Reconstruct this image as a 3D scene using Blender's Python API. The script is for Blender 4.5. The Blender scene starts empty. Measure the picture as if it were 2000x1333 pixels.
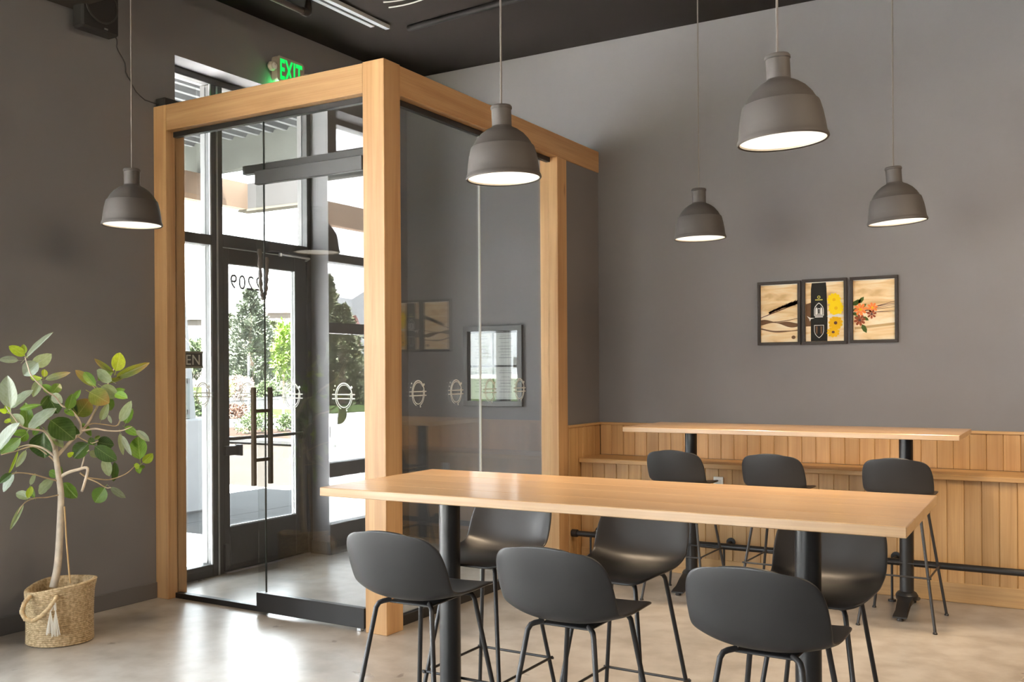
import bpy, math, random
from mathutils import Vector, Matrix, Quaternion
random.seed(7)
C = bpy.context.scene.collection
SC = bpy.context.scene
PI = math.pi

# ------------------------------------------------------------------ camera
CAM = Vector((0, 0, 1.493))
YAW, ROLL, FPX = math.radians(30.747), math.radians(-0.35), 1913.93
cd = bpy.data.cameras.new('camera')
cam = bpy.data.objects.new('camera', cd)
C.objects.link(cam)
cd.sensor_width = 36.0
cd.lens = FPX / 2000 * 36
cd.shift_y = (724.43 - 666.5) / 2000
cd.clip_start, cd.clip_end = 0.05, 3000
cam.matrix_world = Matrix.Translation(CAM) @ Matrix.Rotation(YAW, 4, 'Z') @ Matrix.Rotation(PI / 2, 4, 'X') @ Matrix.Rotation(ROLL, 4, 'Z')
SC.camera = cam

# ------------------------------------------------------------------ world, sun, exposure
SC.view_settings.view_transform = 'Standard'
SC.view_settings.look = 'None'
SC.view_settings.gamma = 1.0
SC.view_settings.use_curve_mapping = False
SC.view_settings.exposure = 1.85
SC.cycles.use_denoising = True
SC.cycles.caustics_reflective = False
SC.cycles.caustics_refractive = False
SC.cycles.max_bounces = 10
SC.cycles.diffuse_bounces = 5
SC.cycles.glossy_bounces = 4
SC.cycles.transparent_max_bounces = 24
SC.cycles.sample_clamp_indirect = 6.0

w = bpy.data.worlds.new('world')
SC.world = w
w.use_nodes = True
wn, wl = w.node_tree.nodes, w.node_tree.links
bg = wn['Background']
tc = wn.new('ShaderNodeTexCoord')
sp = wn.new('ShaderNodeSeparateXYZ')
rmp = wn.new('ShaderNodeValToRGB')
wl.new(tc.outputs['Generated'], sp.inputs[0])
wl.new(sp.outputs['Z'], rmp.inputs[0])
rmp.color_ramp.elements[0].position, rmp.color_ramp.elements[0].color = 0.0, (0.97, 0.985, 1.0, 1)
rmp.color_ramp.elements[1].position, rmp.color_ramp.elements[1].color = 0.7, (0.80, 0.91, 1.0, 1)
wl.new(rmp.outputs[0], bg.inputs['Color'])
bg.inputs['Strength'].default_value = 6.0

sd = bpy.data.lights.new('sun', 'SUN')
sd.energy, sd.angle, sd.color = 95.0, math.radians(1.0), (1.0, 0.975, 0.94)
sun = bpy.data.objects.new('sun', sd)
C.objects.link(sun)
sun.rotation_euler = Vector((-0.04, 0.34, -0.94)).to_track_quat('-Z', 'Y').to_euler()

def area_lamp(name, loc, aim, sx, sy, power, col, portal=False):
    d = bpy.data.lights.new(name, 'AREA')
    d.shape, d.size, d.size_y, d.energy, d.color = 'RECTANGLE', sx, sy, power, col
    if portal: d.cycles.is_portal = True
    o = bpy.data.objects.new(name, d)
    C.objects.link(o)
    o.location = loc
    o.rotation_euler = Vector(aim).to_track_quat('-Z', 'Y').to_euler()
    return o

# ------------------------------------------------------------------ tagging helpers
def tag(o, label=None, cat=None, group=None, kind=None):
    if label: o['label'] = label
    if cat: o['category'] = cat
    if group: o['group'] = group
    if kind: o['kind'] = kind
    return o

def empty(name, loc=(0, 0, 0), rz=0.0, label=None, cat=None, group=None, kind=None):
    o = bpy.data.objects.new(name, None)
    C.objects.link(o)
    o.empty_display_size = 0.1
    o.location = loc
    o.rotation_euler = (0, 0, rz)
    return tag(o, label, cat, group, kind)

def copy_tree(o, parent=None):
    c = o.copy()
    C.objects.link(c)
    if parent is not None:
        c.parent = parent
        c.matrix_parent_inverse = o.matrix_parent_inverse.copy()
    for ch in list(o.children): copy_tree(ch, c)
    return c

class MB:
    """collects shapes; build() links them as one mesh object"""
    def __init__(self): self.v, self.f = [], []
    def add(self, vs, fs):
        n = len(self.v)
        self.v += [tuple(p) for p in vs]
        self.f += [tuple(i + n for i in f) for f in fs]
        return self
    def box(self, x0, y0, z0, x1, y1, z1, ch=0.0):
        if x0 > x1: x0, x1 = x1, x0
        if y0 > y1: y0, y1 = y1, y0
        if z0 > z1: z0, z1 = z1, z0
        if ch <= 0:
            vs = [(x, y, z) for z in (z0, z1) for y in (y0, y1) for x in (x0, x1)]
            return self.add(vs, [(0, 2, 3, 1), (4, 5, 7, 6), (0, 1, 5, 4), (2, 6, 7, 3), (0, 4, 6, 2), (1, 3, 7, 5)])
        ch = min(ch, (x1 - x0) / 2.01, (y1 - y0) / 2.01, (z1 - z0) / 2.01)
        lo, hi = (x0, y0, z0), (x1, y1, z1)
        vs, idx = [], {}
        for sx in (0, 1):
            for sy in (0, 1):
                for sz in (0, 1):
                    s = (sx, sy, sz)
                    for a in range(3):
                        p = [0, 0, 0]
                        for k in range(3):
                            base = hi[k] if s[k] else lo[k]
                            p[k] = base if k == a else base + (-ch if s[k] else ch)
                        idx[(s, a)] = len(vs)
                        vs.append(tuple(p))
        fs = []
        for a in range(3):
            b, c = (a + 1) % 3, (a + 2) % 3
            for sa in (0, 1):
                q = []
                for sb, sc_ in ((0, 0), (1, 0), (1, 1), (0, 1)):
                    s = [0, 0, 0]; s[a], s[b], s[c] = sa, sb, sc_
                    q.append(idx[(tuple(s), a)])
                fs.append(tuple(q if sa else q[::-1]))
            for sb in (0, 1):
                for sc_ in (0, 1):
                    s0 = [0, 0, 0]; s0[b], s0[c] = sb, sc_
                    s1 = list(s0); s1[a] = 1
                    q = (idx[(tuple(s0), b)], idx[(tuple(s1), b)], idx[(tuple(s1), c)], idx[(tuple(s0), c)])
                    fs.append(q if (sb != sc_) else q[::-1])
        for s in [(i, j, k) for i in (0, 1) for j in (0, 1) for k in (0, 1)]:
            q = (idx[(s, 0)], idx[(s, 1)], idx[(s, 2)])
            fs.append(q if (sum(s) % 2) else q[::-1])
        return self.add(vs, fs)
    def tube(self, pts, r, n=10, cap=True):
        pts = [Vector(p) for p in pts]
        rs = r if isinstance(r, (list, tuple)) else [r] * len(pts)
        vs, fs = [], []
        t0 = (pts[1] - pts[0]).normalized()
        up = Vector((0, 0, 1)) if abs(t0.z) < 0.9 else Vector((1, 0, 0))
        nrm = t0.cross(up).normalized()
        prev = t0
        for i, p in enumerate(pts):
            a = pts[i] - pts[i - 1] if i > 0 else pts[1] - pts[0]
            b = pts[i + 1] - pts[i] if i < len(pts) - 1 else a
            t = (a.normalized() + b.normalized()).normalized()
            q = prev.rotation_difference(t)
            nrm = (q @ nrm).normalized()
            prev = t
            bi = t.cross(nrm).normalized()
            for k in range(n):
                an = 2 * PI * k / n
                vs.append(p + (nrm * math.cos(an) + bi * math.sin(an)) * rs[i])
        for i in range(len(pts) - 1):
            for k in range(n):
                k2 = (k + 1) % n
                fs.append((i * n + k, i * n + k2, (i + 1) * n + k2, (i + 1) * n + k))
        if cap:
            fs.append(tuple(range(n))[::-1])
            fs.append(tuple(range((len(pts) - 1) * n, len(pts) * n)))
        return self.add(vs, fs)
    def lathe(self, prof, n=32, cx=0, cy=0, caps=(False, False)):
        vs, fs = [], []
        for r, z in prof:
            for k in range(n):
                a = 2 * PI * k / n
                vs.append((cx + r * math.cos(a), cy + r * math.sin(a), z))
        for i in range(len(prof) - 1):
            for k in range(n):
                k2 = (k + 1) % n
                fs.append((i * n + k, i * n + k2, (i + 1) * n + k2, (i + 1) * n + k))
        if caps[0]: fs.append(tuple(range(n))[::-1])
        if caps[1]: fs.append(tuple(range((len(prof) - 1) * n, len(prof) * n)))
        return self.add(vs, fs)
    def prism(self, poly, axis, a0, a1):
        """extrude a 2-D polygon along an axis; poly in the other two axes' order"""
        n = len(poly)
        def P(u, v, a):
            return {'x': (a, u, v), 'y': (u, a, v), 'z': (u, v, a)}[axis]
        vs = [P(u, v, a0) for u, v in poly] + [P(u, v, a1) for u, v in poly]
        fs = [tuple(range(n)), tuple(range(2 * n - 1, n - 1, -1))]
        fs += [(i, i + n, (i + 1) % n + n, (i + 1) % n) for i in range(n)]
        return self.add(vs, fs)
    def build(self, name, mat, parent=None, smooth=False, fix=True):
        me = bpy.data.meshes.new(name)
        me.from_pydata(self.v, [], self.f)
        if fix:
            import bmesh
            bm = bmesh.new(); bm.from_mesh(me)
            bmesh.ops.recalc_face_normals(bm, faces=bm.faces)
            bm.to_mesh(me); bm.free()
        if mat: me.materials.append(mat)
        if smooth:
            me.polygons.foreach_set('use_smooth', [True] * len(me.polygons))
            if smooth != 'all':
                try: me.set_sharp_from_angle(angle=math.radians(smooth if smooth > 1 else 40))
                except Exception: pass
        o = bpy.data.objects.new(name, me)
        C.objects.link(o)
        if parent: o.parent = parent
        return o

def box(name, m, a, b, parent=None, ch=0.0):
    return MB().box(*a, *b, ch).build(name, m, parent)

def text_mesh(name, body, size, mat, M, parent=None, depth=0.001, mirror=False, spacing=1.0, align='LEFT', bold=0.0):
    cu = bpy.data.curves.new(name, 'FONT')
    cu.body, cu.size, cu.extrude, cu.space_character, cu.align_x = body, size, depth, spacing, align
    cu.offset = bold
    to = bpy.data.objects.new(name, cu)
    me = bpy.data.meshes.new_from_object(to)
    bpy.data.objects.remove(to)
    me.transform(Matrix(M) @ (Matrix.Diagonal((-1, 1, 1, 1)) if mirror else Matrix.Identity(4)))
    me.materials.clear(); me.materials.append(mat)
    o = bpy.data.objects.new(name, me)
    C.objects.link(o)
    if parent: o.parent = parent
    return o

# ------------------------------------------------------------------ materials
MATS = {}
def mat(name, col, rough=0.5, metal=0.0, spec=0.5, coat=0.0, emit=None, estr=0.0, noise=0.0, nscale=8.0, bump=0.0, bscale=60.0, trans=0.0, ior=None):
    if name in MATS: return MATS[name]
    m = bpy.data.materials.new(name); m.use_nodes = True
    N, L = m.node_tree.nodes, m.node_tree.links
    p = N['Principled BSDF']
    p.inputs['Base Color'].default_value = (*col, 1)
    p.inputs['Roughness'].default_value = rough
    p.inputs['Metallic'].default_value = metal
    p.inputs['Specular IOR Level'].default_value = spec
    p.inputs['Coat Weight'].default_value = coat
    if emit:
        p.inputs['Emission Color'].default_value = (*emit, 1)
        p.inputs['Emission Strength'].default_value = estr
    if noise or bump:
        t = N.new('ShaderNodeTexCoord')
    if noise:
        n = N.new('ShaderNodeTexNoise'); n.inputs['Scale'].default_value = nscale; n.inputs['Detail'].default_value = 5
        L.new(t.outputs['Object'], n.inputs['Vector'])
        r = N.new('ShaderNodeValToRGB')
        r.color_ramp.elements[0].position, r.color_ramp.elements[1].position = 0.3, 0.7
        r.color_ramp.elements[0].color = (*[max(0, c * (1 - noise)) for c in col], 1)
        r.color_ramp.elements[1].color = (*[min(1, c * (1 + noise)) for c in col], 1)
        L.new(n.outputs['Fac'], r.inputs[0]); L.new(r.outputs[0], p.inputs['Base Color'])
    if bump:
        n2 = N.new('ShaderNodeTexNoise'); n2.inputs['Scale'].default_value = bscale; n2.inputs['Detail'].default_value = 4
        L.new(t.outputs['Object'], n2.inputs['Vector'])
        b = N.new('ShaderNodeBump'); b.inputs['Strength'].default_value = bump; b.inputs['Distance'].default_value = 0.01
        L.new(n2.outputs['Fac'], b.inputs['Height']); L.new(b.outputs[0], p.inputs['Normal'])
    MATS[name] = m
    return m

def wood(name, axis, base, dark, rough=0.42, var=0.12, knots=True, coat=0.0):
    """oak with grain running along an axis, tone varied per board"""
    m = bpy.data.materials.new(name); m.use_nodes = True
    N, L = m.node_tree.nodes, m.node_tree.links
    p = N['Principled BSDF']
    t = N.new('ShaderNodeTexCoord'); oi = N.new('ShaderNodeObjectInfo')
    off = N.new('ShaderNodeVectorMath'); off.operation = 'MULTIPLY_ADD'
    cmb = N.new('ShaderNodeCombineXYZ')
    for i in range(3): L.new(oi.outputs['Random'], cmb.inputs[i])
    L.new(cmb.outputs[0], off.inputs[0]); off.inputs[1].default_value = (37.0, 53.0, 71.0)
    L.new(t.outputs['Object'], off.inputs[2])
    mp = N.new('ShaderNodeMapping'); L.new(off.outputs[0], mp.inputs['Vector'])
    s = {'x': (0.55, 9, 9), 'y': (9, 0.55, 9), 'z': (9, 9, 0.55)}[axis]
    mp.inputs['Scale'].default_value = s
    n1 = N.new('ShaderNodeTexNoise'); n1.inputs['Scale'].default_value = 1.4; n1.inputs['Detail'].default_value = 7; n1.inputs['Distortion'].default_value = 0.6
    L.new(mp.outputs[0], n1.inputs['Vector'])
    mp2 = N.new('ShaderNodeMapping'); L.new(off.outputs[0], mp2.inputs['Vector'])
    mp2.inputs['Scale'].default_value = {'x': (2, 160, 160), 'y': (160, 2, 160), 'z': (160, 160, 2)}[axis]
    n2 = N.new('ShaderNodeTexNoise'); n2.inputs['Scale'].default_value = 1.0; n2.inputs['Detail'].default_value = 3
    L.new(mp2.outputs[0], n2.inputs['Vector'])
    r = N.new('ShaderNodeValToRGB')
    r.color_ramp.elements[0].position, r.color_ramp.elements[1].position = 0.32, 0.62
    r.color_ramp.elements[0].color = (*dark, 1); r.color_ramp.elements[1].color = (*base, 1)
    L.new(n1.outputs['Fac'], r.inputs[0])
    mx = N.new('ShaderNodeMix'); mx.data_type = 'RGBA'; mx.blend_type = 'MULTIPLY'; mx.inputs[0].default_value = 0.35
    L.new(r.outputs[0], mx.inputs[6])
    r2 = N.new('ShaderNodeValToRGB')
    r2.color_ramp.elements[0].position, r2.color_ramp.elements[1].position = 0.35, 0.6
    r2.color_ramp.elements[0].color = (0.72, 0.66, 0.58, 1); r2.color_ramp.elements[1].color = (1, 1, 1, 1)
    L.new(n2.outputs['Fac'], r2.inputs[0]); L.new(r2.outputs[0], mx.inputs[7])
    last = mx.outputs[2]
    if knots:
        vo = N.new('ShaderNodeTexVoronoi'); vo.inputs['Scale'].default_value = 1.0
        mk = N.new('ShaderNodeMapping'); L.new(off.outputs[0], mk.inputs['Vector'])
        mk.inputs['Scale'].default_value = {'x': (1.2, 5, 5), 'y': (5, 1.2, 5), 'z': (5, 5, 1.2)}[axis]
        L.new(mk.outputs[0], vo.inputs['Vector'])
        rk = N.new('ShaderNodeValToRGB')
        rk.color_ramp.elements[0].position, rk.color_ramp.elements[1].position = 0.03, 0.085
        rk.color_ramp.elements[0].color = (0.42, 0.30, 0.20, 1); rk.color_ramp.elements[1].color = (1, 1, 1, 1)
        L.new(vo.outputs['Distance'], rk.inputs[0])
        mk2 = N.new('ShaderNodeMix'); mk2.data_type = 'RGBA'; mk2.blend_type = 'MULTIPLY'; mk2.inputs[0].default_value = 0.8
        L.new(last, mk2.inputs[6]); L.new(rk.outputs[0], mk2.inputs[7]); last = mk2.outputs[2]
    hs = N.new('ShaderNodeHueSaturation')
    mr = N.new('ShaderNodeMapRange'); L.new(oi.outputs['Random'], mr.inputs[0])
    mr.inputs[3].default_value, mr.inputs[4].default_value = 1 - var, 1 + var
    L.new(mr.outputs[0], hs.inputs['Value']); L.new(last, hs.inputs['Color'])
    L.new(hs.outputs[0], p.inputs['Base Color'])
    p.inputs['Roughness'].default_value = rough
    p.inputs['Coat Weight'].default_value = coat; p.inputs['Coat Roughness'].default_value = 0.16
    b = N.new('ShaderNodeBump'); b.inputs['Strength'].default_value = 0.05; b.inputs['Distance'].default_value = 0.004
    L.new(n2.outputs['Fac'], b.inputs['Height']); L.new(b.outputs[0], p.inputs['Normal'])
    return m

def glass_mat(name, tint, gain=1.9):
    """clear pane: straight-through light plus a mirror share that grows at grazing angles (both sides alike)"""
    m = bpy.data.materials.new(name); m.use_nodes = True
    N, L = m.node_tree.nodes, m.node_tree.links
    N.remove(N['Principled BSDF'])
    g = N.new('ShaderNodeNewGeometry')
    dt = N.new('ShaderNodeVectorMath'); dt.operation = 'DOT_PRODUCT'
    L.new(g.outputs['Incoming'], dt.inputs[0]); L.new(g.outputs['Normal'], dt.inputs[1])
    ab = N.new('ShaderNodeMath'); ab.operation = 'ABSOLUTE'; L.new(dt.outputs['Value'], ab.inputs[0])
    iv = N.new('ShaderNodeMath'); iv.operation = 'SUBTRACT'; iv.inputs[0].default_value = 1.0; L.new(ab.outputs[0], iv.inputs[1])
    pw = N.new('ShaderNodeMath'); pw.operation = 'POWER'; pw.inputs[1].default_value = 5.0; L.new(iv.outputs[0], pw.inputs[0])
    ma = N.new('ShaderNodeMath'); ma.operation = 'MULTIPLY_ADD'; ma.inputs[1].default_value = 0.96 ; ma.inputs[2].default_value = 0.045 * gain
    L.new(pw.outputs[0], ma.inputs[0])
    tr = N.new('ShaderNodeBsdfTransparent'); tr.inputs['Color'].default_value = (*tint, 1)
    gl = N.new('ShaderNodeBsdfGlossy'); gl.inputs['Roughness'].default_value = 0.0; gl.inputs['Color'].default_value = (1, 1, 1, 1)
    mx = N.new('ShaderNodeMixShader')
    L.new(ma.outputs[0], mx.inputs[0]); L.new(tr.outputs[0], mx.inputs[1]); L.new(gl.outputs[0], mx.inputs[2])
    L.new(mx.outputs[0], N['Material Output'].inputs['Surface'])
    return m

OAK, OAKD = (0.60, 0.365, 0.175), (0.47, 0.26, 0.11)
woodx = wood('oak_along_x', 'x', OAK, OAKD, var=0.10)
woody = wood('oak_along_y', 'y', OAK, OAKD, var=0.10)
woodz = wood('oak_along_z', 'z', OAK, OAKD, var=0.10)
boardz = wood('oak_boards_upright', 'z', (0.58, 0.355, 0.155), (0.46, 0.26, 0.10), var=0.14, knots=False, rough=0.4)
boardx = wood('oak_boards_flat', 'x', (0.58, 0.355, 0.155), (0.46, 0.26, 0.10), var=0.06, knots=False, rough=0.38)
boardy = wood('oak_boards_deep', 'y', (0.58, 0.355, 0.155), (0.46, 0.26, 0.10), var=0.06, knots=False, rough=0.38)
tablew = wood('oak_table_boards', 'x', (0.59, 0.385, 0.205), (0.50, 0.30, 0.145), var=0.07, knots=False, rough=0.30, coat=0.4)
clear = glass_mat('clear_glass', (0.965, 0.975, 0.972))
wallm = mat('grey_wall_paint', (0.200, 0.192, 0.197), rough=0.7, spec=0.25, noise=0.03, nscale=1.5, bump=0.04, bscale=180)
ceilm = mat('dark_ceiling_paint', (0.020, 0.0155, 0.013), rough=0.95, spec=0.1)
blackm = mat('black_metal', (0.018, 0.017, 0.017), rough=0.38, spec=0.5)
framem = mat('dark_bronze_aluminium', (0.062, 0.060, 0.059), rough=0.38, spec=0.5)
tubem = mat('charcoal_powder_coat', (0.030, 0.028, 0.028), rough=0.45)
shellm = mat('charcoal_plastic_shell', (0.026, 0.0245, 0.0245), rough=0.42, spec=0.5, bump=0.02, bscale=300)
silverm = mat('brushed_aluminium', (0.55, 0.56, 0.57), rough=0.3, metal=0.9)
whitem = mat('white_plastic', (0.78, 0.77, 0.73), rough=0.4)
rubberm = mat('grey_silicone_rubber', (0.076, 0.066, 0.060), rough=0.6, spec=0.35)
glowm = mat('warm_lamp_diffuser', (0.3, 0.27, 0.22), rough=0.6, emit=(1.0, 0.90, 0.72), estr=0.42)
frost = mat('frosted_vinyl', (0.78, 0.80, 0.76), rough=0.7)
greenm = mat('exit_green_letters', (0.0, 0.5, 0.1), emit=(0.0, 0.85, 0.10), estr=0.27)
concretem = mat('pale_concrete', (0.56, 0.56, 0.56), rough=0.9, noise=0.12, nscale=1.2)

# polished concrete floor
def floor_material():
    m = bpy.data.materials.new('polished_concrete'); m.use_nodes = True
    N, L = m.node_tree.nodes, m.node_tree.links
    p = N['Principled BSDF']
    t = N.new('ShaderNodeTexCoord')
    n1 = N.new('ShaderNodeTexNoise'); n1.inputs['Scale'].default_value = 1.1; n1.inputs['Detail'].default_value = 9; n1.inputs['Roughness'].default_value = 0.62; n1.inputs['Distortion'].default_value = 0.5
    L.new(t.outputs['Object'], n1.inputs['Vector'])
    r = N.new('ShaderNodeValToRGB')
    e = r.color_ramp.elements
    e[0].position, e[0].color = 0.30, (0.285, 0.256, 0.226, 1)
    e[1].position, e[1].color = 0.70, (0.51, 0.472, 0.43, 1)
    k = e.new(0.5); k.color = (0.43, 0.392, 0.348, 1)
    L.new(n1.outputs['Fac'], r.inputs[0])
    n2 = N.new('ShaderNodeTexNoise'); n2.inputs['Scale'].default_value = 7; n2.inputs['Detail'].default_value = 8
    L.new(t.outputs['Object'], n2.inputs['Vector'])
    r2 = N.new('ShaderNodeValToRGB')
    r2.color_ramp.elements[0].position, r2.color_ramp.elements[1].position = 0.33, 0.6
    r2.color_ramp.elements[0].color = (0.70, 0.66, 0.62, 1); r2.color_ramp.elements[1].color = (1, 1, 1, 1)
    L.new(n2.outputs['Fac'], r2.inputs[0])
    mx = N.new('ShaderNodeMix'); mx.data_type = 'RGBA'; mx.blend_type = 'MULTIPLY'; mx.inputs[0].default_value = 0.7
    L.new(r.outputs[0], mx.inputs[6]); L.new(r2.outputs[0], mx.inputs[7])
    # small dark chips and hairline cracks
    vo = N.new('ShaderNodeTexVoronoi'); vo.inputs['Scale'].default_value = 2.6
    nd = N.new('ShaderNodeTexNoise'); nd.inputs['Scale'].default_value = 14; nd.inputs['Detail'].default_value = 4
    L.new(t.outputs['Object'], nd.inputs['Vector'])
    ad = N.new('ShaderNodeVectorMath'); ad.operation = 'MULTIPLY_ADD'; ad.inputs[1].default_value = (0.12, 0.12, 0.12)
    L.new(nd.outputs['Color'], ad.inputs[0]); L.new(t.outputs['Object'], ad.inputs[2])
    L.new(ad.outputs[0], vo.inputs['Vector'])
    r3 = N.new('ShaderNodeValToRGB')
    r3.color_ramp.elements[0].position, r3.color_ramp.elements[1].position = 0.05, 0.08
    r3.color_ramp.elements[0].color = (0.35, 0.30, 0.27, 1); r3.color_ramp.elements[1].color = (1, 1, 1, 1)
    L.new(vo.outputs['Distance'], r3.inputs[0])
    mx2 = N.new('ShaderNodeMix'); mx2.data_type = 'RGBA'; mx2.blend_type = 'MULTIPLY'; mx2.inputs[0].default_value = 0.7
    L.new(mx.outputs[2], mx2.inputs[6]); L.new(r3.outputs[0], mx2.inputs[7])
    L.new(mx2.outputs[2], p.inputs['Base Color'])
    rr = N.new('ShaderNodeMapRange'); rr.inputs[3].default_value, rr.inputs[4].default_value = 0.20, 0.42
    L.new(n1.outputs['Fac'], rr.inputs[0]); L.new(rr.outputs[0], p.inputs['Roughness'])
    b = N.new('ShaderNodeBump'); b.inputs['Strength'].default_value = 0.04; b.inputs['Distance'].default_value = 0.01
    L.new(n2.outputs['Fac'], b.inputs['Height']); L.new(b.outputs[0], p.inputs['Normal'])
    return m
floorm = floor_material()

# ------------------------------------------------------------------ room shell
XA, YB, YV, XV = -5.364, 7.172, 4.379, -3.435       # left wall, back wall, vestibule faces
XR, YF, ZC = 6.5, -6.5, 4.143
def struct(o, label, cat): return tag(o, label, cat, kind='structure')
struct(box('floor', floorm, (XA - 0.30, YF, -0.12), (XR, YB, 0.0)), 'polished tan grey concrete floor with small chips and hairline cracks', 'floor')
struct(box('ceiling', ceilm, (XA - 0.30, YF, ZC), (XR, YB + 0.2, ZC + 0.15)), 'flat dark brown ceiling above the dining room', 'ceiling')
struct(box('wall_back', wallm, (XA - 0.30, YB, -0.12), (XR + 0.2, YB + 0.2, ZC)), 'grey painted wall behind the bench and framed prints', 'wall')
struct(box('wall_right', wallm, (XR, YF, -0.12), (XR + 0.2, YB, ZC)), 'grey painted wall opposite the entrance', 'wall')
FW = [(-5.0, -2.4)]       # unseen window added behind the camera to let in more daylight
mb = MB()
xs = XA - 0.30
for x0, x1 in FW:
    mb.box(xs, YF - 0.2, -0.12, x0, YF, ZC).box(x0, YF - 0.2, 3.60, x1, YF, ZC).box(x0, YF - 0.2, -0.12, x1, YF, 0.30)
    xs = x1
mb.box(xs, YF - 0.2, -0.12, XR + 0.2, YF, ZC)
struct(mb.build('wall_front', wallm), 'grey painted wall with a window added for daylight, facing the framed prints across the room', 'wall')
OP = [(4.558, 6.102, 0.0, 3.655), (-0.60, 2.70, 0.0, 3.655), (-5.6, -1.5, 0.0, 3.655)]     # openings in the left wall: y0, y1, z0, z1
mb = MB()
ys = YF
for (y0, y1, z0, z1) in sorted(OP):
    mb.box(XA - 0.30, ys, -0.12, XA, y0, ZC)
    mb.box(XA - 0.30, y0, z1, XA, y1, ZC)
    ys = y1
mb.box(XA - 0.30, ys, -0.12, XA, YB, ZC)
struct(mb.build('wall_left', wallm), 'grey painted wall with the street entrance and tall windows', 'wall')
bbm = mat('grey_baseboard_paint', (0.135, 0.128, 0.125), rough=0.5)
mb = MB().box(XA, 2.70, 0.0, XA + 0.014, YV, 0.105, 0.003)
mb.box(XA, 6.102, 0.0, XA + 0.014, YB, 0.105, 0.003).box(XA - 0.22, 6.102, 0.0, XA + 0.014, 6.088, 0.105, 0.003)
struct(mb.build('baseboard_left', bbm), 'low grey painted baseboard along the entrance wall', 'baseboard')
struct(box('baseboard_back', bbm, (XA + 0.014, YB - 0.014, 0.0), (XV - 0.14, YB, 0.105)), 'low grey baseboard under the framed certificates in the vestibule', 'baseboard')

# portals help sample the daylight through the openings
for (y0, y1, z0, z1) in OP:
    area_lamp('window_portal', (XA - 0.33, (y0 + y1) / 2, (z0 + z1) / 2), (1, 0, 0), z1 - z0, y1 - y0, 1.0, (1, 1, 1), portal=True).rotation_euler = (0, -PI / 2, 0)

# ------------------------------------------------------------------ storefront windows and entrance door
XF = XA - 0.24      # centre plane of the storefront frames
def bar(mb, y0, y1, z0, z1, d=0.055, x=XF):
    mb.box(x - d, y0, z0, x + d, y1, z1, 0.004)
# window_1: sidelight, transom and frame round the entrance door
w1 = empty('window_1', (0, 0, 0), 0, 'dark storefront frame round the entrance with sidelight and transom panes', 'window', kind='structure')
for nm, y0, y1, z0, z1 in (('jamb', 4.558, 4.61, 0, 3.655), ('jamb', 6.055, 6.102, 0, 3.655), ('mullion', 5.035, 5.15, 0, 3.605),
                           ('head_rail', 4.61, 6.055, 3.605, 3.655), ('sill_rail', 4.61, 5.035, 0.0, 0.09),
                           ('transom_bar', 4.61, 5.035, 2.425, 2.50), ('transom_bar', 5.15, 6.055, 2.425, 2.52)):
    m_ = MB(); bar(m_, y0, y1, z0, z1); m_.build(nm, framem, w1)
m_ = MB().box(XF + 0.055, 5.02, 0.09, XF + 0.063, 5.034, 2.425).box(XF + 0.055, 5.02, 2.5, XF + 0.063, 5.034, 3.6).box(XF + 0.055, 5.085, 0.0, XF + 0.06, 5.10, 3.6)
m_.build('glazing_bead', silverm, w1)
for y0, y1, z0, z1 in ((4.61, 5.035, 0.09, 2.425), (4.61, 5.035, 2.50, 3.605), (5.15, 6.055, 2.52, 3.605)):
    box('pane', clear, (XF - 0.006, y0, z0), (XF + 0.006, y1, z1), w1)
# door_1
d1 = empty('door_1', (0, 0, 0), 0, 'dark framed glass street door with house number and push bar', 'door', kind='structure')
for nm, y0, y1, z0, z1 in (('hinge_stile', 5.155, 5.215, 0.012, 2.42), ('lock_stile', 5.915, 6.05, 0.012, 2.42), ('top_rail', 5.215, 5.915, 2.305, 2.42), ('bottom_rail', 5.215, 5.915, 0.012, 0.34)):
    m_ = MB(); bar(m_, y0, y1, z0, z1, 0.025, XF + 0.02); m_.build(nm, framem, d1)
MB().box(XF + 0.045, 5.905, 0.34, XF + 0.050, 5.915, 2.305).box(XF + 0.045, 5.215, 0.34, XF + 0.050, 5.915, 0.35).build('glazing_bead', silverm, d1)
dg = box('pane', clear, (XF + 0.014, 5.215, 0.34), (XF + 0.026, 5.915, 2.305), d1)
numm = mat('dark_number_vinyl', (0.06, 0.06, 0.055), rough=0.6)
# lettering that reads correctly from the street, so mirrored from inside
MI = Matrix(((0, 0, 1, 0), (1, 0, 0, 0), (0, 1, 0, 0), (0, 0, 0, 1)))       # text plane facing +x, running along +y
def door_text(body, size, y, z, m, sp=1.0, bold=0.0):
    return text_mesh('lettering', body, size, m, Matrix.Translation((XF + 0.029, y, z)) @ MI, dg, 0.0006, True, sp, 'CENTER', bold)
door_text('2209', 0.155, 5.405, 2.125, numm, 1.10, 0.001)
ghost = mat('faint_frost_vinyl', (0.50, 0.55, 0.48), rough=0.8)
_n, _l = ghost.node_tree.nodes, ghost.node_tree.links
_t = _n.new('ShaderNodeBsdfTransparent'); _t.inputs[0].default_value = (0.78, 0.85, 0.72, 1)
_x = _n.new('ShaderNodeMixShader'); _x.inputs[0].default_value = 0.25
_l.new(_t.outputs[0], _x.inputs[1]); _l.new(_n['Principled BSDF'].outputs[0], _x.inputs[2]); _l.new(_x.outputs[0], _n['Material Output'].inputs['Surface'])
door_text('JAI  WALOM', 0.085, 5.52, 1.462, ghost, 1.05)
door_text('HTT', 0.05, 5.62, 1.385, ghost, 1.0)
box('threshold', silverm, (XF - 0.06, 5.15, 0.0), (XF + 0.075, 6.055, 0.012), d1)
hinge = MB().box(XF + 0.05, 5.14, 0.02, XF + 0.075, 5.17, 0.22, 0.003).build('pivot_hinge', framem, d1)
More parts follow.
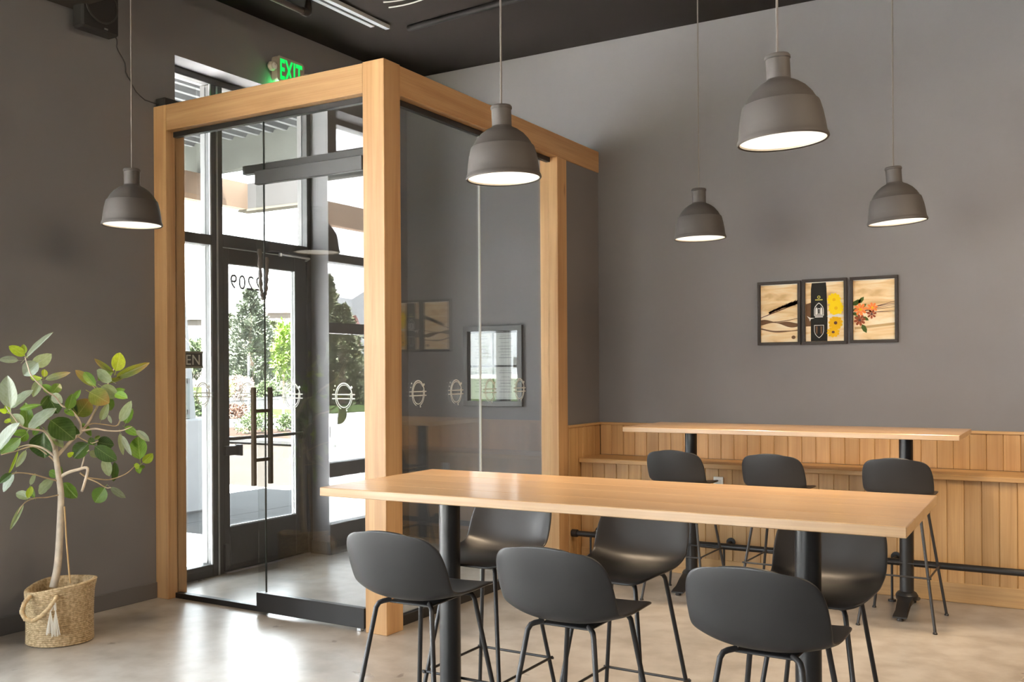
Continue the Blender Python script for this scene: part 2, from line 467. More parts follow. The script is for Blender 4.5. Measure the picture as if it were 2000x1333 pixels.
pb = MB().tube([(XF + 0.075, 5.17, 1.0), (XF + 0.105, 5.2, 1.0), (XF + 0.105, 5.93, 1.0), (XF + 0.075, 5.96, 1.0)], 0.013, 10).build('push_bar', framem, d1, smooth=True)
lk = MB().box(XF + 0.045, 5.145, 0.875, XF + 0.085, 5.27, 0.945, 0.004).box(XF + 0.045, 5.262, 0.868, XF + 0.11, 5.285, 0.952, 0.003).build('lock_case', framem, d1)
cl = MB().box(XF + 0.05, 5.56, 2.43, XF + 0.115, 5.80, 2.505, 0.008).build('door_closer', framem, d1)
MB().tube([(XF + 0.10, 5.70, 2.425), (XF + 0.19, 5.93, 2.40), (XF + 0.07, 6.02, 2.40)], 0.009, 8).tube([(XF + 0.10, 5.70, 2.43), (XF + 0.10, 5.70, 2.405)], 0.014, 8).build('closer_arm', silverm, d1)
ropem = mat('brown_leather_bells', (0.16, 0.125, 0.10), rough=0.7, bump=0.3, bscale=60)
m_ = MB()
pts = [(XF + 0.15, 5.425, 2.43), (XF + 0.15, 5.43, 2.25), (XF + 0.15, 5.437, 2.12), (XF + 0.15, 5.452, 2.06), (XF + 0.15, 5.468, 2.055), (XF + 0.15, 5.487, 2.12), (XF + 0.15, 5.498, 2.25), (XF + 0.15, 5.50, 2.40)]
dense = []
for i in range(len(pts) - 1):
    for k in range(6): dense.append(Vector(pts[i]).lerp(Vector(pts[i + 1]), k / 6))
m_.tube(dense, [0.015 + 0.004 * math.sin(i * 2.1) for i in range(len(dense))], 8)
tag(m_.build('bell_strap', ropem, smooth='all'), 'twisted brown strap looped over the closer of the street door', 'strap')
# OPEN sign in the sidelight
os_ = empty('open_sign', (XF + 0.05, 4.79, 1.585), 0, 'small dark sign reading OPEN hung inside the sidelight glass', 'sign')
sgm = mat('dark_olive_sign', (0.055, 0.052, 0.040), rough=0.5); sgt = mat('sign_edging', (0.24, 0.235, 0.18), rough=0.5)
MB().box(-0.004, -0.16, -0.058, 0.004, 0.16, 0.058).build('board', sgm, os_)
MB().box(-0.006, -0.163, 0.046, 0.006, 0.163, 0.060).box(-0.006, -0.163, -0.060, 0.006, 0.163, -0.046).build('edging', sgt, os_)
sm = text_mesh('lettering', 'OPEN', 0.105, mat('sign_white', (0.72, 0.72, 0.66)), Matrix.Translation((0.005, 0, -0.036)) @ MI, os_, 0.0008, False, 1.05, 'CENTER')
MB().tube([(0, -0.11, 0.06), (0, 0.0, 0.16), (0, 0.11, 0.06)], 0.002, 6).lathe([(0.006, 0.155), (0.012, 0.16), (0.006, 0.17)], 10).build('hanger', silverm, os_)

# windows further along the same wall (they light the room and show in the glass reflections)
def storefront(name, y0, y1, label, n):
    r = empty(name, (0, 0, 0), 0, label, 'window', kind='structure')
    zs = [(0.0, 0.20), (0.60, 0.72), (1.82, 1.91), (2.425, 2.50), (3.605, 3.655)]
    for z0, z1 in zs:
        m_ = MB(); bar(m_, y0, y1, z0, z1); m_.build('rail', framem, r)
    st = (y1 - y0) / n
    for i in range(n + 1):
        yy = y0 + i * st
        for a, b in zip(zs[:-1], zs[1:]):
            m_ = MB(); bar(m_, max(y0, yy - 0.03), min(y1, yy + 0.03), a[1], b[0]); m_.build('mullion', framem, r)
    for i in range(n):
        for a, b in zip(zs[:-1], zs[1:]):
            box('pane', clear, (XF - 0.005, y0 + i * st + 0.03, a[1]), (XF + 0.005, y0 + (i + 1) * st - 0.03, b[0]), r)
storefront('window_2', -0.60, 2.70, 'tall dark framed window beside the potted plant', 3)
storefront('window_3', -5.6, -1.5, 'tall dark framed window further along the entrance wall', 4)

for k, (x0, x1) in enumerate(FW):
    r = empty('window_%d' % (k + 4), (0, 0, 0), 0, 'dark framed window added for daylight behind the camera, ' + 'nearest the entrance wall', 'window', kind='structure')
    for a in (x0, (x0 + x1) / 2 - 0.03, x1 - 0.06): MB().box(a, YF - 0.15, 0.30, a + 0.06, YF - 0.05, 3.60, 0.004).build('mullion', framem, r)
    for z in (0.30, 2.42, 3.54): MB().box(x0 + 0.06, YF - 0.14, z, x1 - 0.06, YF - 0.06, z + 0.06, 0.004).build('rail', framem, r)
    for a, b in ((x0 + 0.06, (x0 + x1) / 2 - 0.03), ((x0 + x1) / 2 + 0.03, x1 - 0.06)):
        for c, d in ((0.36, 2.42), (2.48, 3.54)): box('pane', clear, (a, YF - 0.105, c), (b, YF - 0.095, d), r)
    area_lamp('window_portal', ((x0 + x1) / 2, YF - 0.22, 1.95), (0, 1, 0), x1 - x0, 3.3, 1.0, (1, 1, 1), portal=True)

# ------------------------------------------------------------------ vestibule: oak posts and beams with glass between
ZT, ZB, W = 3.258, 3.088, 0.1535
vb = empty('glass_vestibule', (XV, YV, 0), 0, 'oak framed glass vestibule enclosing the street door', 'vestibule')
def vpart(name, m, a, b, ch=0.003):
    o = MB().box(a[0] - XV, a[1] - YV, a[2], b[0] - XV, b[1] - YV, b[2], ch).build(name, m, vb)
    return o
vpart('post', woodz, (XA, YV, 0), (XA + 0.12, YV + 0.155, ZT))
vpart('post', woodz, (XV - W, YV, 0), (XV, YV + W, ZT + 0.004))
vpart('post', woodz, (XV - 0.15, 6.452, 0), (XV, 6.60, ZB))
vpart('beam', woodx, (XA + 0.12, YV + 0.003, ZB), (XV - W, YV + 0.15, ZT))
vpart('beam', woody, (XV - 0.15, YV + W, ZB), (XV - 0.003, YB, ZT))
GY, GX = YV + 0.078, XV - 0.078
vpart('top_track', blackm, (XA + 0.12, GY - 0.018, ZB - 0.035), (XV - W, GY + 0.018, ZB), 0.002)
vpart('top_track', blackm, (GX - 0.018, YV + W, ZB - 0.035), (GX + 0.018, 6.452, ZB), 0.002)
vpart('bottom_track', blackm, (XA + 0.12, GY - 0.022, 0), (-4.44, GY + 0.022, 0.035), 0.002)
vpart('bottom_track', blackm, (GX - 0.022, YV + W, 0), (GX + 0.022, 6.452, 0.06), 0.002)
g1 = vpart('glass_pane', clear, (XA + 0.12, GY - 0.005, 0.035), (-4.443, GY + 0.005, ZB - 0.035), 0)
g2 = vpart('glass_pane', clear, (-4.437, GY - 0.005, 2.80), (XV - W, GY + 0.005, ZB - 0.035), 0)
g3 = vpart('glass_pane', clear, (GX - 0.005, YV + W, 0.06), (GX + 0.005, 5.488, ZB - 0.035), 0)
g4 = vpart('glass_pane', clear, (GX - 0.005, 5.494, 0.06), (GX + 0.005, 6.452, ZB - 0.035), 0)
edge = mat('glass_edge', (0.85, 0.88, 0.86), rough=0.25)
seam = mat('dark_glass_seam', (0.05, 0.06, 0.055), rough=0.25)
vpart('glass_edge', edge, (GX - 0.006, 5.486, 0.06), (GX + 0.006, 5.496, ZB - 0.035), 0)
vpart('glass_edge', seam, (-4.443, GY - 0.005, 0.035), (-4.437, GY + 0.005, ZB - 0.035), 0)
# hanging rail of the sliding door, fixed to the inside of the glass
vpart('sliding_rail', framem, (-4.64, GY + 0.012, 2.745), (XV - W, GY + 0.06, 2.80), 0.003)
# brushed oval emblem with two strokes
def ellipse_ring(mb, rx, rz, w, a0, a1, n=40, cx=0, cz=0, y0=-0.0008, y1=0.0008):
    for k in range(n):
        A, B = a0 + (a1 - a0) * k / n, a0 + (a1 - a0) * (k + 1) / n
        q = []
        for t, s in ((A, -1), (B, -1), (B, 1), (A, 1)):
            q.append((cx + (rx + s * w / 2) * math.cos(t), cz + (rz + s * w / 2) * math.sin(t)))
        mb.prism(q, 'y', y0, y1)
def emblem():
    m_ = MB()
    ellipse_ring(m_, 0.062, 0.076, 0.007, -0.25, PI * 1.12)
    ellipse_ring(m_, 0.064, 0.077, 0.004, PI * 1.1, PI * 1.40)
    ellipse_ring(m_, 0.062, 0.077, 0.004, PI * 1.58, PI * 1.95)
    ellipse_ring(m_, 0.052, 0.065, 0.005, PI * 0.42, PI * 2.1)
    ellipse_ring(m_, 0.054, 0.067, 0.003, PI * 0.2, PI * 0.44)
    for z, s in ((0.010, 1), (-0.014, 1)):
        m_.prism([(-0.088, z - 0.003), (0.080, z - 0.0035), (0.086, z), (0.080, z + 0.0035), (-0.088, z + 0.003)], 'y', -0.0008, 0.0008)
    for cx, cz, r in ((-0.066, 0.060, 0.005), (-0.074, 0.036, 0.004), (0.058, 0.052, 0.008), (0.022, -0.082, 0.005)):
        m_.prism([(cx + r * math.cos(a), cz + r * math.sin(a)) for a in [k * PI / 4 for k in range(8)]], 'y', -0.0008, 0.0008)
    return m_
def put_emblem(parent, x, y, z, turn, base):
    o = emblem().build('emblem', frost, parent)
    o.location = (x - base[0], y - base[1], z - base[2])
    o.rotation_euler = (0, 0, turn)
    return o
vbase = (XV, YV, 0)
put_emblem(g1, -4.99, GY - 0.0062, 1.35, 0, vbase)
put_emblem(g1, -4.585, GY - 0.0062, 1.35, 0, vbase)
for yy in (4.758, 5.166): put_emblem(g3, GX + 0.0062, yy + 0.03, 1.36, PI / 2, vbase)
for yy in (5.573, 5.971): put_emblem(g4, GX + 0.0062, yy + 0.03, 1.36, PI / 2, vbase)
de = put_emblem(dg, XF + 0.029, 5.525, 1.662, PI / 2, (0, 0, 0)); de.scale = (1.25, 1, 1.25)
de.data.materials[0] = ghost

# sliding glass door
sdr = empty('door_2', (-4.02, YV + 0.022, 0), 0, 'frameless sliding glass door of the vestibule with black rails', 'door', kind='structure')
SY = YV + 0.022
def spart(name, m, a, b, ch=0.003, parent=None):
    return MB().box(a[0] + 4.02, a[1] - SY, a[2], b[0] + 4.02, b[1] - SY, b[2], ch).build(name, m, parent or sdr)
sg = spart('glass_pane', clear, (-4.447, SY - 0.005, 0.135), (-3.60, SY + 0.005, 2.65), 0)
spart('top_rail', framem, (-4.447, SY - 0.018, 2.65), (-3.60, SY + 0.018, 2.735))
spart('bottom_rail', blackm, (-4.452, SY - 0.02, 0.018), (-3.60, SY + 0.02, 0.135))
spart('floor_guide', silverm, (-3.66, SY - 0.015, 0.0), (-3.63, SY + 0.015, 0.018), 0.002)
for x in (-4.156, -3.753): put_emblem(sg, x, SY - 0.0062, 1.35, 0, (-4.02, SY, 0))
hm = mat('bronze_handle', (0.11, 0.085, 0.06), rough=0.35, metal=0.4)
hd = MB()
for dy in (-0.07, 0.07): hd.box(-4.412 + 4.02 - 0.013, dy - 0.013, 0.80, -4.412 + 4.02 + 0.013, dy + 0.013, 1.40, 0.003)
for z in (0.955, 1.255): hd.box(-4.412 + 4.02 - 0.008, -0.058, z - 0.011, -4.412 + 4.02 + 0.008, 0.058, z + 0.011, 0.002)
hd.build('pull_handle', hm, sdr)

# grey panel between the last post and the back wall
struct(box('wall_divider', wallm, (XV - 0.14, 6.602, 0.0), (XV - 0.012, YB, ZB)), 'short grey wall panel between the oak post and the back wall', 'wall')

# ------------------------------------------------------------------ panelling, bench and foot rail
ZW, ZS, YP = 1.075, 0.815, 6.80       # panelling cap, bench seat, bench front
XE = 3.2
pn = empty('trim_1', (XV, YB, 0), 0, 'upright oak board panelling with a thin cap above the bench', 'panelling', kind='structure')
def vboard(mb_, w, d, h):       # board with eased edges, front towards -y
    e = 0.0035
    mb_.prism([(0.0006, 0), (w - 0.0006, 0), (w - 0.0006, -d + e), (w - 0.0006 - e, -d), (0.0006 + e, -d), (0.0006, -d + e)], 'z', 0, h)
    return mb_
BW = 0.1005
def run_boards(parent, x0, x1, y, z0, z1, d, m, base, turn=0.0):
    me = None
    n = max(1, round((x1 - x0) / BW))
    bw = (x1 - x0) / n
    for i in range(n):
        if me is None:
            o = vboard(MB(), bw, d, z1 - z0).build('plank', m, parent); me = o.data
        else:
            o = bpy.data.objects.new('plank', me); C.objects.link(o); o.parent = parent
        if turn == 0.0: o.location = (x0 + i * bw - base[0], y - base[1], z0 - base[2])
        else:
            o.location = (y - base[0], x0 + i * bw - base[1], z0 - base[2])
            o.rotation_euler = (0, 0, turn)
run_boards(pn, XV + 0.003, XE, YB - 0.001, ZS + 0.002, ZW - 0.02, 0.015, boardz, (XV, YB, 0))
MB().box(0, -0.026, ZW - 0.02, XE - XV, -0.001, ZW, 0.003).build('cap', boardx, pn)
# panelling on the short side panel
pn2 = empty('trim_2', (XV, 6.602, 0), 0, 'oak board panelling at the bench end beside the vestibule post', 'panelling', kind='structure')
run_boards(pn2, 6.64, YB - 0.017, XV - 0.0125, 0.0, ZW - 0.02, 0.015, boardz, (XV, 6.602, 0), PI / 2)
MB().box(-0.012, 0.0, ZW - 0.02, 0.016, YB - 6.602 - 0.026, ZW, 0.003).build('cap', boardy, pn2)
MB().box(-0.012, 0.002, 0, 0.008, 0.036, ZW - 0.02, 0.002).build('corner_strip', boardz, pn2)
# bench
bn = empty('built_in_bench', (XV, YP, 0), 0, 'long oak bench built against the back wall with board front', 'bench')
MB().box(0.006, -0.035, ZS - 0.034, XE - XV, YB - YP - 0.018, ZS, 0.004).build('seat', boardx, bn)
run_boards(bn, XV + 0.006, XE, YP + 0.015, 0.125, ZS - 0.035, 0.015, boardz, (XV, YP, 0))
MB().box(0.006, -0.004, 0.0, XE - XV, 0.015, 0.125, 0.003).build('baseboard', boardx, bn)
ot = empty('wall_outlet', (-2.325, YP - 0.001, 0.665), 0, 'white double outlet plate on the bench front', 'outlet')
MB().box(-0.037, -0.007, -0.058, 0.037, 0.0, 0.058, 0.003).build('plate', whitem, ot)
MB().box(-0.017, -0.009, 0.008, 0.017, -0.007, 0.036, 0.001).box(-0.017, -0.009, -0.036, 0.017, -0.007, -0.008, 0.001).build('socket', mat('outlet_grey', (0.6, 0.59, 0.56)), ot)
# foot rail
fr = empty('foot_rail', (XV, 6.64, 0), 0, 'black pipe foot rail on short posts in front of the bench', 'rail')
ZR = 0.255
MB().tube([(0.0, 0, ZR), (XE - XV, 0, ZR)], 0.0215, 14).build('pipe', blackm, fr, smooth=True)
MB().tube([(0.010, 0, ZR), (0.055, 0, ZR)], 0.029, 14).build('end_flange', blackm, fr, smooth=30)
for x in (-3.27, -2.235, -1.125, 0.0, 1.1, 2.2):
    MB().tube([(x - XV, 0, ZR - 0.0), (x - XV, 0, 0.012)], 0.008, 10).tube([(x - XV, 0, 0.012), (x - XV, 0, 0.0)], 0.025, 12).build('stand', blackm, fr, smooth=30)
    MB().tube([(x - XV, 0, ZR), (x - XV, YP - 6.64 - 0.012, ZR + 0.005)], 0.012, 10).tube([(x - XV, YP - 6.64 - 0.014, ZR + 0.005), (x - XV, YP - 6.64 - 0.001, ZR + 0.005)], 0.032, 16).build('wall_bracket', blackm, fr, smooth=30)

# ------------------------------------------------------------------ tables
def make_table(loc, L, Wd, H, rz, posts, label, ends):
    t = empty('bar_table', (loc[0], loc[1], 0), rz, label, 'table', 'oak bar tables')
    tp = bpy.data.objects.new('tabletop', None); C.objects.link(tp); tp.parent = t
    th = 0.032
    ws = ends
    y = -Wd / 2
    for i, wd in enumerate(ws):
        y1 = y + wd * Wd
        MB().box(-L / 2, y, H - th, L / 2, y1, H, 0.0012 if 0 < i < len(ws) - 1 else 0.0025).build('plank', tablew, tp)
        y = y1
    for px in posts:
        MB().lathe([(0.115, H - th - 0.010), (0.115, H - th - 0.002)], 28, px, 0, (True, True)).build('mounting_plate', blackm, t, smooth=30)
        MB().lathe([(0.041, 0.11), (0.041, H - th - 0.010)], 28, px, 0, (True, True)).build('column', blackm, t, smooth=30)
        b = MB()
        b.lathe([(0.062, 0.075), (0.066, 0.10), (0.055, 0.118), (0.043, 0.125)], 24, px, 0, (True, True))
        for sy in (-1, 1):      # two cast arms curving down to the feet
            pr = [(0.02, 0.105), (0.08, 0.100), (0.15, 0.082), (0.215, 0.05), (0.265, 0.036), (0.285, 0.026), (0.285, 0.018), (0.25, 0.018), (0.20, 0.026), (0.13, 0.052), (0.06, 0.060), (0.02, 0.062)]
            n = len(pr)
            hw = [0.045, 0.042, 0.036, 0.034, 0.038, 0.040, 0.040, 0.038, 0.034, 0.036, 0.042, 0.045]
            vs = [(px - hw[k], sy * u, z) for k, (u, z) in enumerate(pr)] + [(px + hw[k], sy * u, z) for k, (u, z) in enumerate(pr)]
            fs = [tuple(range(n)), tuple(range(2 * n - 1, n - 1, -1))] + [(k, k + n, (k + 1) % n + n, (k + 1) % n) for k in range(n)]
            b.add(vs, fs)
        b.build('base', blackm, t, smooth=35)
        for sy in (-1, 1):
            MB().lathe([(0.018, 0.0), (0.020, 0.006), (0.014, 0.020)], 14, px, sy * 0.262, (True, True)).build('foot', blackm, t, smooth=30)
    return t
make_table((-1.462, 3.149), 2.03, 0.745, 1.066, 0.028, (-0.685, 0.672), 'oak bar table on two black columns standing nearest the camera', (0.23, 0.27, 0.22, 0.28))
make_table((-1.70, 6.40), 2.07, 0.70, 1.11, 0.012, (-0.68, 0.70), 'oak bar table on two black columns standing before the bench', (0.3, 0.22, 0.25, 0.23))

# ------------------------------------------------------------------ stools
def make_stool():
    st = empty('bar_stool', (0, 0, 0), 0, 'x', 'stool', 'charcoal shell bar stools')
    # profile from the seat's front edge to the top of the back: y, z, half width, curl towards the sitter
    prof = [(0.225, 0.729, 0.113, 0.000), (0.222, 0.734, 0.149, 0.002), (0.205, 0.740, 0.170, 0.005), (0.165, 0.744, 0.182, 0.008), (0.100, 0.743, 0.188, 0.012),
            (0.030, 0.738, 0.191, 0.017), (-0.040, 0.733, 0.194, 0.024), (-0.100, 0.731, 0.193, 0.034), (-0.145, 0.737, 0.196, 0.044), (-0.178, 0.755, 0.198, 0.051),
            (-0.198, 0.784, 0.199, 0.053), (-0.211, 0.817, 0.199, 0.052), (-0.221, 0.850, 0.198, 0.049), (-0.230, 0.883, 0.195, 0.045), (-0.238, 0.915, 0.189, 0.039),
            (-0.244, 0.943, 0.177, 0.032), (-0.248, 0.964, 0.156, 0.024), (-0.250, 0.977, 0.126, 0.015), (-0.251, 0.983, 0.084, 0.006)]
    nu = 14
    vs, fs = [], []
    prof = [(a * 0.84 if a > 0 else a, b, c_, d_) for a, b, c_, d_ in prof]
    prof = [(a, b if b < 0.80 else 0.80 + (b - 0.80) * 0.93, c_, d_) for a, b, c_, d_ in prof]
    P = [Vector((0, a, b)) for a, b, _, _ in prof]
    for i, (a, b, hw, cu) in enumerate(prof):
        t = (P[min(i + 1, len(P) - 1)] - P[max(i - 1, 0)]).normalized()
        nrm = Vector((0, t.z, -t.y))        # towards the sitter: up over the seat, forward at the back
        if nrm.z < 0 and abs(nrm.z) > abs(nrm.y): nrm = -nrm
        if abs(nrm.y) >= abs(nrm.z) and nrm.y < 0: nrm = -nrm
        for k in range(nu + 1):
            u = -1 + 2 * k / nu
            q = P[i] + nrm * (cu * abs(u) ** 2.5) + Vector((hw * u, 0, 0.010 * (max(0, i - 8) / 10) ** 2 * (1 - u * u)))
            vs.append(q)
    for i in range(len(prof) - 1):
        for k in range(nu):
            a = i * (nu + 1) + k
            fs.append((a, a + 1, a + nu + 2, a + nu + 1))
    o = MB().add(vs, fs).build('shell', shellm, st, smooth='all')
    so = o.modifiers.new('solid', 'SOLIDIFY'); so.thickness = 0.011; so.offset = -1.0; so.use_even_offset = False
    sb = o.modifiers.new('smooth', 'SUBSURF'); sb.levels = 1; sb.render_levels = 2
    # undercarriage
    MB().box(-0.085, -0.10, 0.711, 0.085, 0.11, 0.719, 0.003).build('seat_plate', tubem, st)
    feet = {}
    for sx in (-1, 1):
        for sy in (-1, 1):
            top = Vector((sx * 0.078, sy * 0.095, 0.722)); k1 = Vector((sx * 0.096, sy * 0.116, 0.719)); k2 = Vector((sx * 0.112, sy * 0.134, 0.700)); foot = Vector((sx * 0.208, sy * 0.245, 0.008))
            pts = [top, k1, k1.lerp(k2, 0.35) + Vector((sx * 0.004, sy * 0.003, 0.002)), k2, foot]
            lg = MB().tube(pts, 0.0085, 10).build('leg', tubem, st, smooth=50)
            MB().lathe([(0.013, 0.0), (0.013, 0.006), (0.009, 0.012)], 12, foot.x, foot.y, (True, True)).build('glide', blackm, lg, smooth=30)
            feet[(sx, sy)] = k2.lerp(foot, (0.700 - 0.30) / (0.700 - 0.008))
    r = MB()
    cs = [feet[(-1, -1)], feet[(1, -1)], feet[(1, 1)], feet[(-1, 1)]]
    for i in range(4):
        a, b = cs[i], cs[(i + 1) % 4]
        d = (b - a).normalized() * 0.012
        out = Vector((a.x, a.y, 0)).normalized() * 0.008
        out2 = Vector((b.x, b.y, 0)).normalized() * 0.008
        r.tube([a + out - d, b + out2 + d], 0.0055, 8)
    r.build('foot_ring', tubem, st, smooth=50)
    return st
S0 = make_stool()
SPOTS = [  # x, y, turn, label
    (-1.975, 2.735, 0.03, 'charcoal stool with its back to the camera beside the left column of the near table'),
    (-1.385, 2.735, 0.0, 'middle charcoal stool with its back to the camera at the near table'),
    (-0.775, 2.735, -0.02, 'charcoal stool with its back to the camera nearest the right end of the table'),
    (-2.12, 3.37, PI + 0.0, 'charcoal stool facing the camera under the near table end beside the vestibule'),
    (-1.525, 3.37, PI - 0.02, 'middle charcoal stool facing the camera, seat tucked under the near table'),
    (-0.805, 3.37, PI + 0.02, 'charcoal stool facing the camera behind the right column of the near table'),
    (-2.325, 6.13, 0.0, 'charcoal stool at the far table closest to the vestibule panel'),
    (-1.69, 6.13, -0.02, 'charcoal stool in the middle of the far table before the bench'),
    (-0.985, 6.17, 0.0, 'charcoal stool at the far table in front of its right column')]
for i, (x, y, a, lb) in enumerate(SPOTS):
    o = S0 if i == 0 else copy_tree(S0)
    o.location = (x, y, 0); o.rotation_euler = (0, 0, a); o['label'] = lb

# ------------------------------------------------------------------ pendant lamps
def make_pendant():
    p = empty('pendant_lamp', (0, 0, 0), 0, 'x', 'lamp', 'grey rubber pendant lamps')
    R = 0.163
    prof = [(0.001, 0.318), (0.030, 0.319), (0.043, 0.318), (0.0465, 0.312), (0.0465, 0.304), (0.043, 0.301), (0.0425, 0.230), (0.045, 0.226), (0.050, 0.222), (0.070, 0.212), (0.095, 0.193), (0.116, 0.168), (0.130, 0.143), (0.1365, 0.138), (0.139, 0.132),
            (0.148, 0.095), (0.154, 0.055), (0.157, 0.026), (0.160, 0.018), (R, 0.012), (R + 0.001, 0.005), (R - 0.002, 0.0), (R - 0.007, 0.001)]
    inner = [(R - 0.008, 0.004), (0.150, 0.05), (0.142, 0.10), (0.125, 0.14), (0.09, 0.18), (0.04, 0.21), (0.001, 0.214)]
    MB().lathe(prof, 48).build('shade', rubberm, p, smooth=28)
    MB().lathe(inner, 48).build('shade_lining', mat('cream_lining', (0.8, 0.72, 0.6), rough=0.6), p, smooth='all')
    MB().lathe([(0.001, 0.012), (0.08, 0.011), (R - 0.010, 0.010)], 48).build('diffuser', glowm, p, smooth='all')
    MB().tube([(0, 0, 0.318), (0, 0, ZC - 2.32)], 0.0045, 8).build('cord', mat('grey_fabric_cord', (0.16, 0.14, 0.125), rough=0.8), p, smooth=50)
    MB().lathe([(0.001, ZC - 2.32 - 0.035), (0.05, ZC - 2.32 - 0.035), (0.055, ZC - 2.32 - 0.001), (0.001, ZC - 2.32)], 24).build('canopy', rubberm, p, smooth=30)
    return p
P0 = make_pendant()
PEND = [(-4.64, 3.64, 0.0, 0.0, 'grey pendant lamp hanging beside the entrance wall above the potted plant'),
        (-2.20, 3.62, 0.03, 0.2, 'grey pendant lamp over the near table in front of the vestibule beam'),
        (-0.99, 3.57, 0.06, 0.3, 'largest looking grey pendant lamp, over the right end of the near table'),
        (-2.15, 5.94, 0.02, 0.0, 'grey pendant lamp over the left end of the far table'),
        (-0.98, 5.90, 0.07, 0.3, 'grey pendant lamp over the right end of the far table')]
for i, (x, y, tilt, az, lb) in enumerate(PEND):
    o = P0 if i == 0 else copy_tree(P0)
    o.location = (x, y, 2.32); o['label'] = lb
    for ch in o.children:       # shades hang slightly off level
        if not ch.name.startswith(('cord', 'canopy')) and tilt:
            M = Matrix.Translation((0, 0, 0.318)) @ Matrix.Rotation(YAW, 4, 'Z') @ Matrix.Rotation(-tilt, 4, 'Y') @ Matrix.Translation((0, 0, -0.318))
            ch.matrix_local = M
    ld = bpy.data.lights.new('pendant_bulb', 'SPOT'); ld.spot_size = math.radians(118); ld.spot_blend = 1.0; ld.shadow_soft_size = 0.10; ld.energy = 20; ld.color = (1.0, 0.76, 0.5)
    lo = bpy.data.objects.new('pendant_bulb', ld); C.objects.link(lo); lo.parent = o; lo.location = (0, 0, 0.006)

# ------------------------------------------------------------------ unseen spotlights added as warm fill for the room
def fill_lamp(x, y, aim, label, power):
    t = empty('fill_spotlight', (x, y, ZC), 0, label, 'lamp', 'added fill spotlights out of view')
    d = Vector(aim).normalized()
    MB().tube([(0, 0, -0.001), (0, 0, -0.10)], 0.012, 10).build('stem', blackm, t)
    a = Vector((0, 0, -0.14))
    MB().tube([a - d * 0.09, a + d * 0.08], 0.07, 20).build('housing', blackm, t, smooth=30)
    MB().tube([a + d * 0.081, a + d * 0.084], 0.064, 20).build('lens', glowm, t)
    ld = bpy.data.lights.new('fill_spot', 'SPOT'); ld.energy = power; ld.color = (1.0, 0.80, 0.58); ld.spot_size = math.radians(100); ld.spot_blend = 1.0; ld.shadow_soft_size = 0.8
    lo = bpy.data.objects.new('fill_spot', ld); C.objects.link(lo); lo.parent = t
    lo.location = a + d * 0.10
    lo.rotation_euler = d.to_track_quat('-Z', 'Y').to_euler()
for k, (x, y, aim, pw) in enumerate(((1.6, 2.6, (-0.85, 0.30, -0.55), 110), (1.0, 3.6, (-0.05, 0.80, -0.75), 150), (-0.4, 0.6, (-0.35, 0.45, -0.85), 20), (3.0, 4.4, (-0.90, 0.28, -0.50), 110))):
    fill_lamp(x, y, aim, 'added black fill spotlight ' + ('right of the large pendant, nearest the tables', 'closest to the bench on the right', 'straight above and behind the camera', 'farthest to the right of the tables')[k], pw)

# ------------------------------------------------------------------ framed prints on the back wall
frm = mat('dark_brown_picture_frame', (0.040, 0.032, 0.028), rough=0.55, spec=0.2)
def add_frame(parent, w_, h_, b, d, m):
    mb_ = MB()
    for x0, z0, x1, z1 in ((0, 0, w_, b), (0, h_ - b, w_, h_), (0, b, b, h_ - b), (w_ - b, b, w_, h_ - b)):
        mb_.box(x0, -d, z0, x1, 0, z1, 0.0015)
    return mb_.build('frame', m, parent)
def print_wood():
    m = bpy.data.materials.new('printed_plank_photo'); m.use_nodes = True
    N, L = m.node_tree.nodes, m.node_tree.links
    p = N['Principled BSDF']
    t = N.new('ShaderNodeTexCoord'); mp = N.new('ShaderNodeMapping'); mp.inputs['Scale'].default_value = (3, 3, 14)
    L.new(t.outputs['Object'], mp.inputs[0])
    n = N.new('ShaderNodeTexNoise'); n.inputs['Scale'].default_value = 1.3; n.inputs['Detail'].default_value = 6; n.inputs['Distortion'].default_value = 0.7
    L.new(mp.outputs[0], n.inputs['Vector'])
    r = N.new('ShaderNodeValToRGB'); e = r.color_ramp.elements
    e[0].position, e[0].color = 0.22, (0.45, 0.25, 0.10, 1)
    e[1].position, e[1].color = 0.62, (0.88, 0.76, 0.56, 1)
    k = e.new(0.45); k.color = (0.80, 0.58, 0.32, 1)
    L.new(n.outputs['Fac'], r.inputs[0]); L.new(r.outputs[0], p.inputs['Base Color'])
    p.inputs['Roughness'].default_value = 0.55
    p.inputs['Specular IOR Level'].default_value = 0.12
    return m
prm = print_wood()
ink = {k: mat('print_ink_' + k, c, rough=0.6, spec=0.1) for k, c in {
    'brown': (0.11, 0.05, 0.04), 'shade': (0.15, 0.08, 0.04), 'black': (0.020, 0.018, 0.016), 'white': (0.75, 0.73, 0.68), 'gold': (0.55, 0.50, 0.10), 'yellow': (0.85, 0.60, 0.01), 'amber': (0.75, 0.42, 0.01),
    'orange': (0.78, 0.22, 0.06), 'rust': (0.28, 0.07, 0.03), 'leaf': (0.06, 0.10, 0.02), 'tan': (0.50, 0.34, 0.16), 'cream': (0.86, 0.82, 0.74)}.items()}
def flat(parent, name, poly, m, layer, w_=1.0):
    """flat printed shape: polygon in picture coordinates"""
    y = -0.0042 - layer * 0.0003
    return MB().add([(u, y, v) for u, v in poly], [tuple(range(len(poly)))]).build(name, m, parent, fix=False)
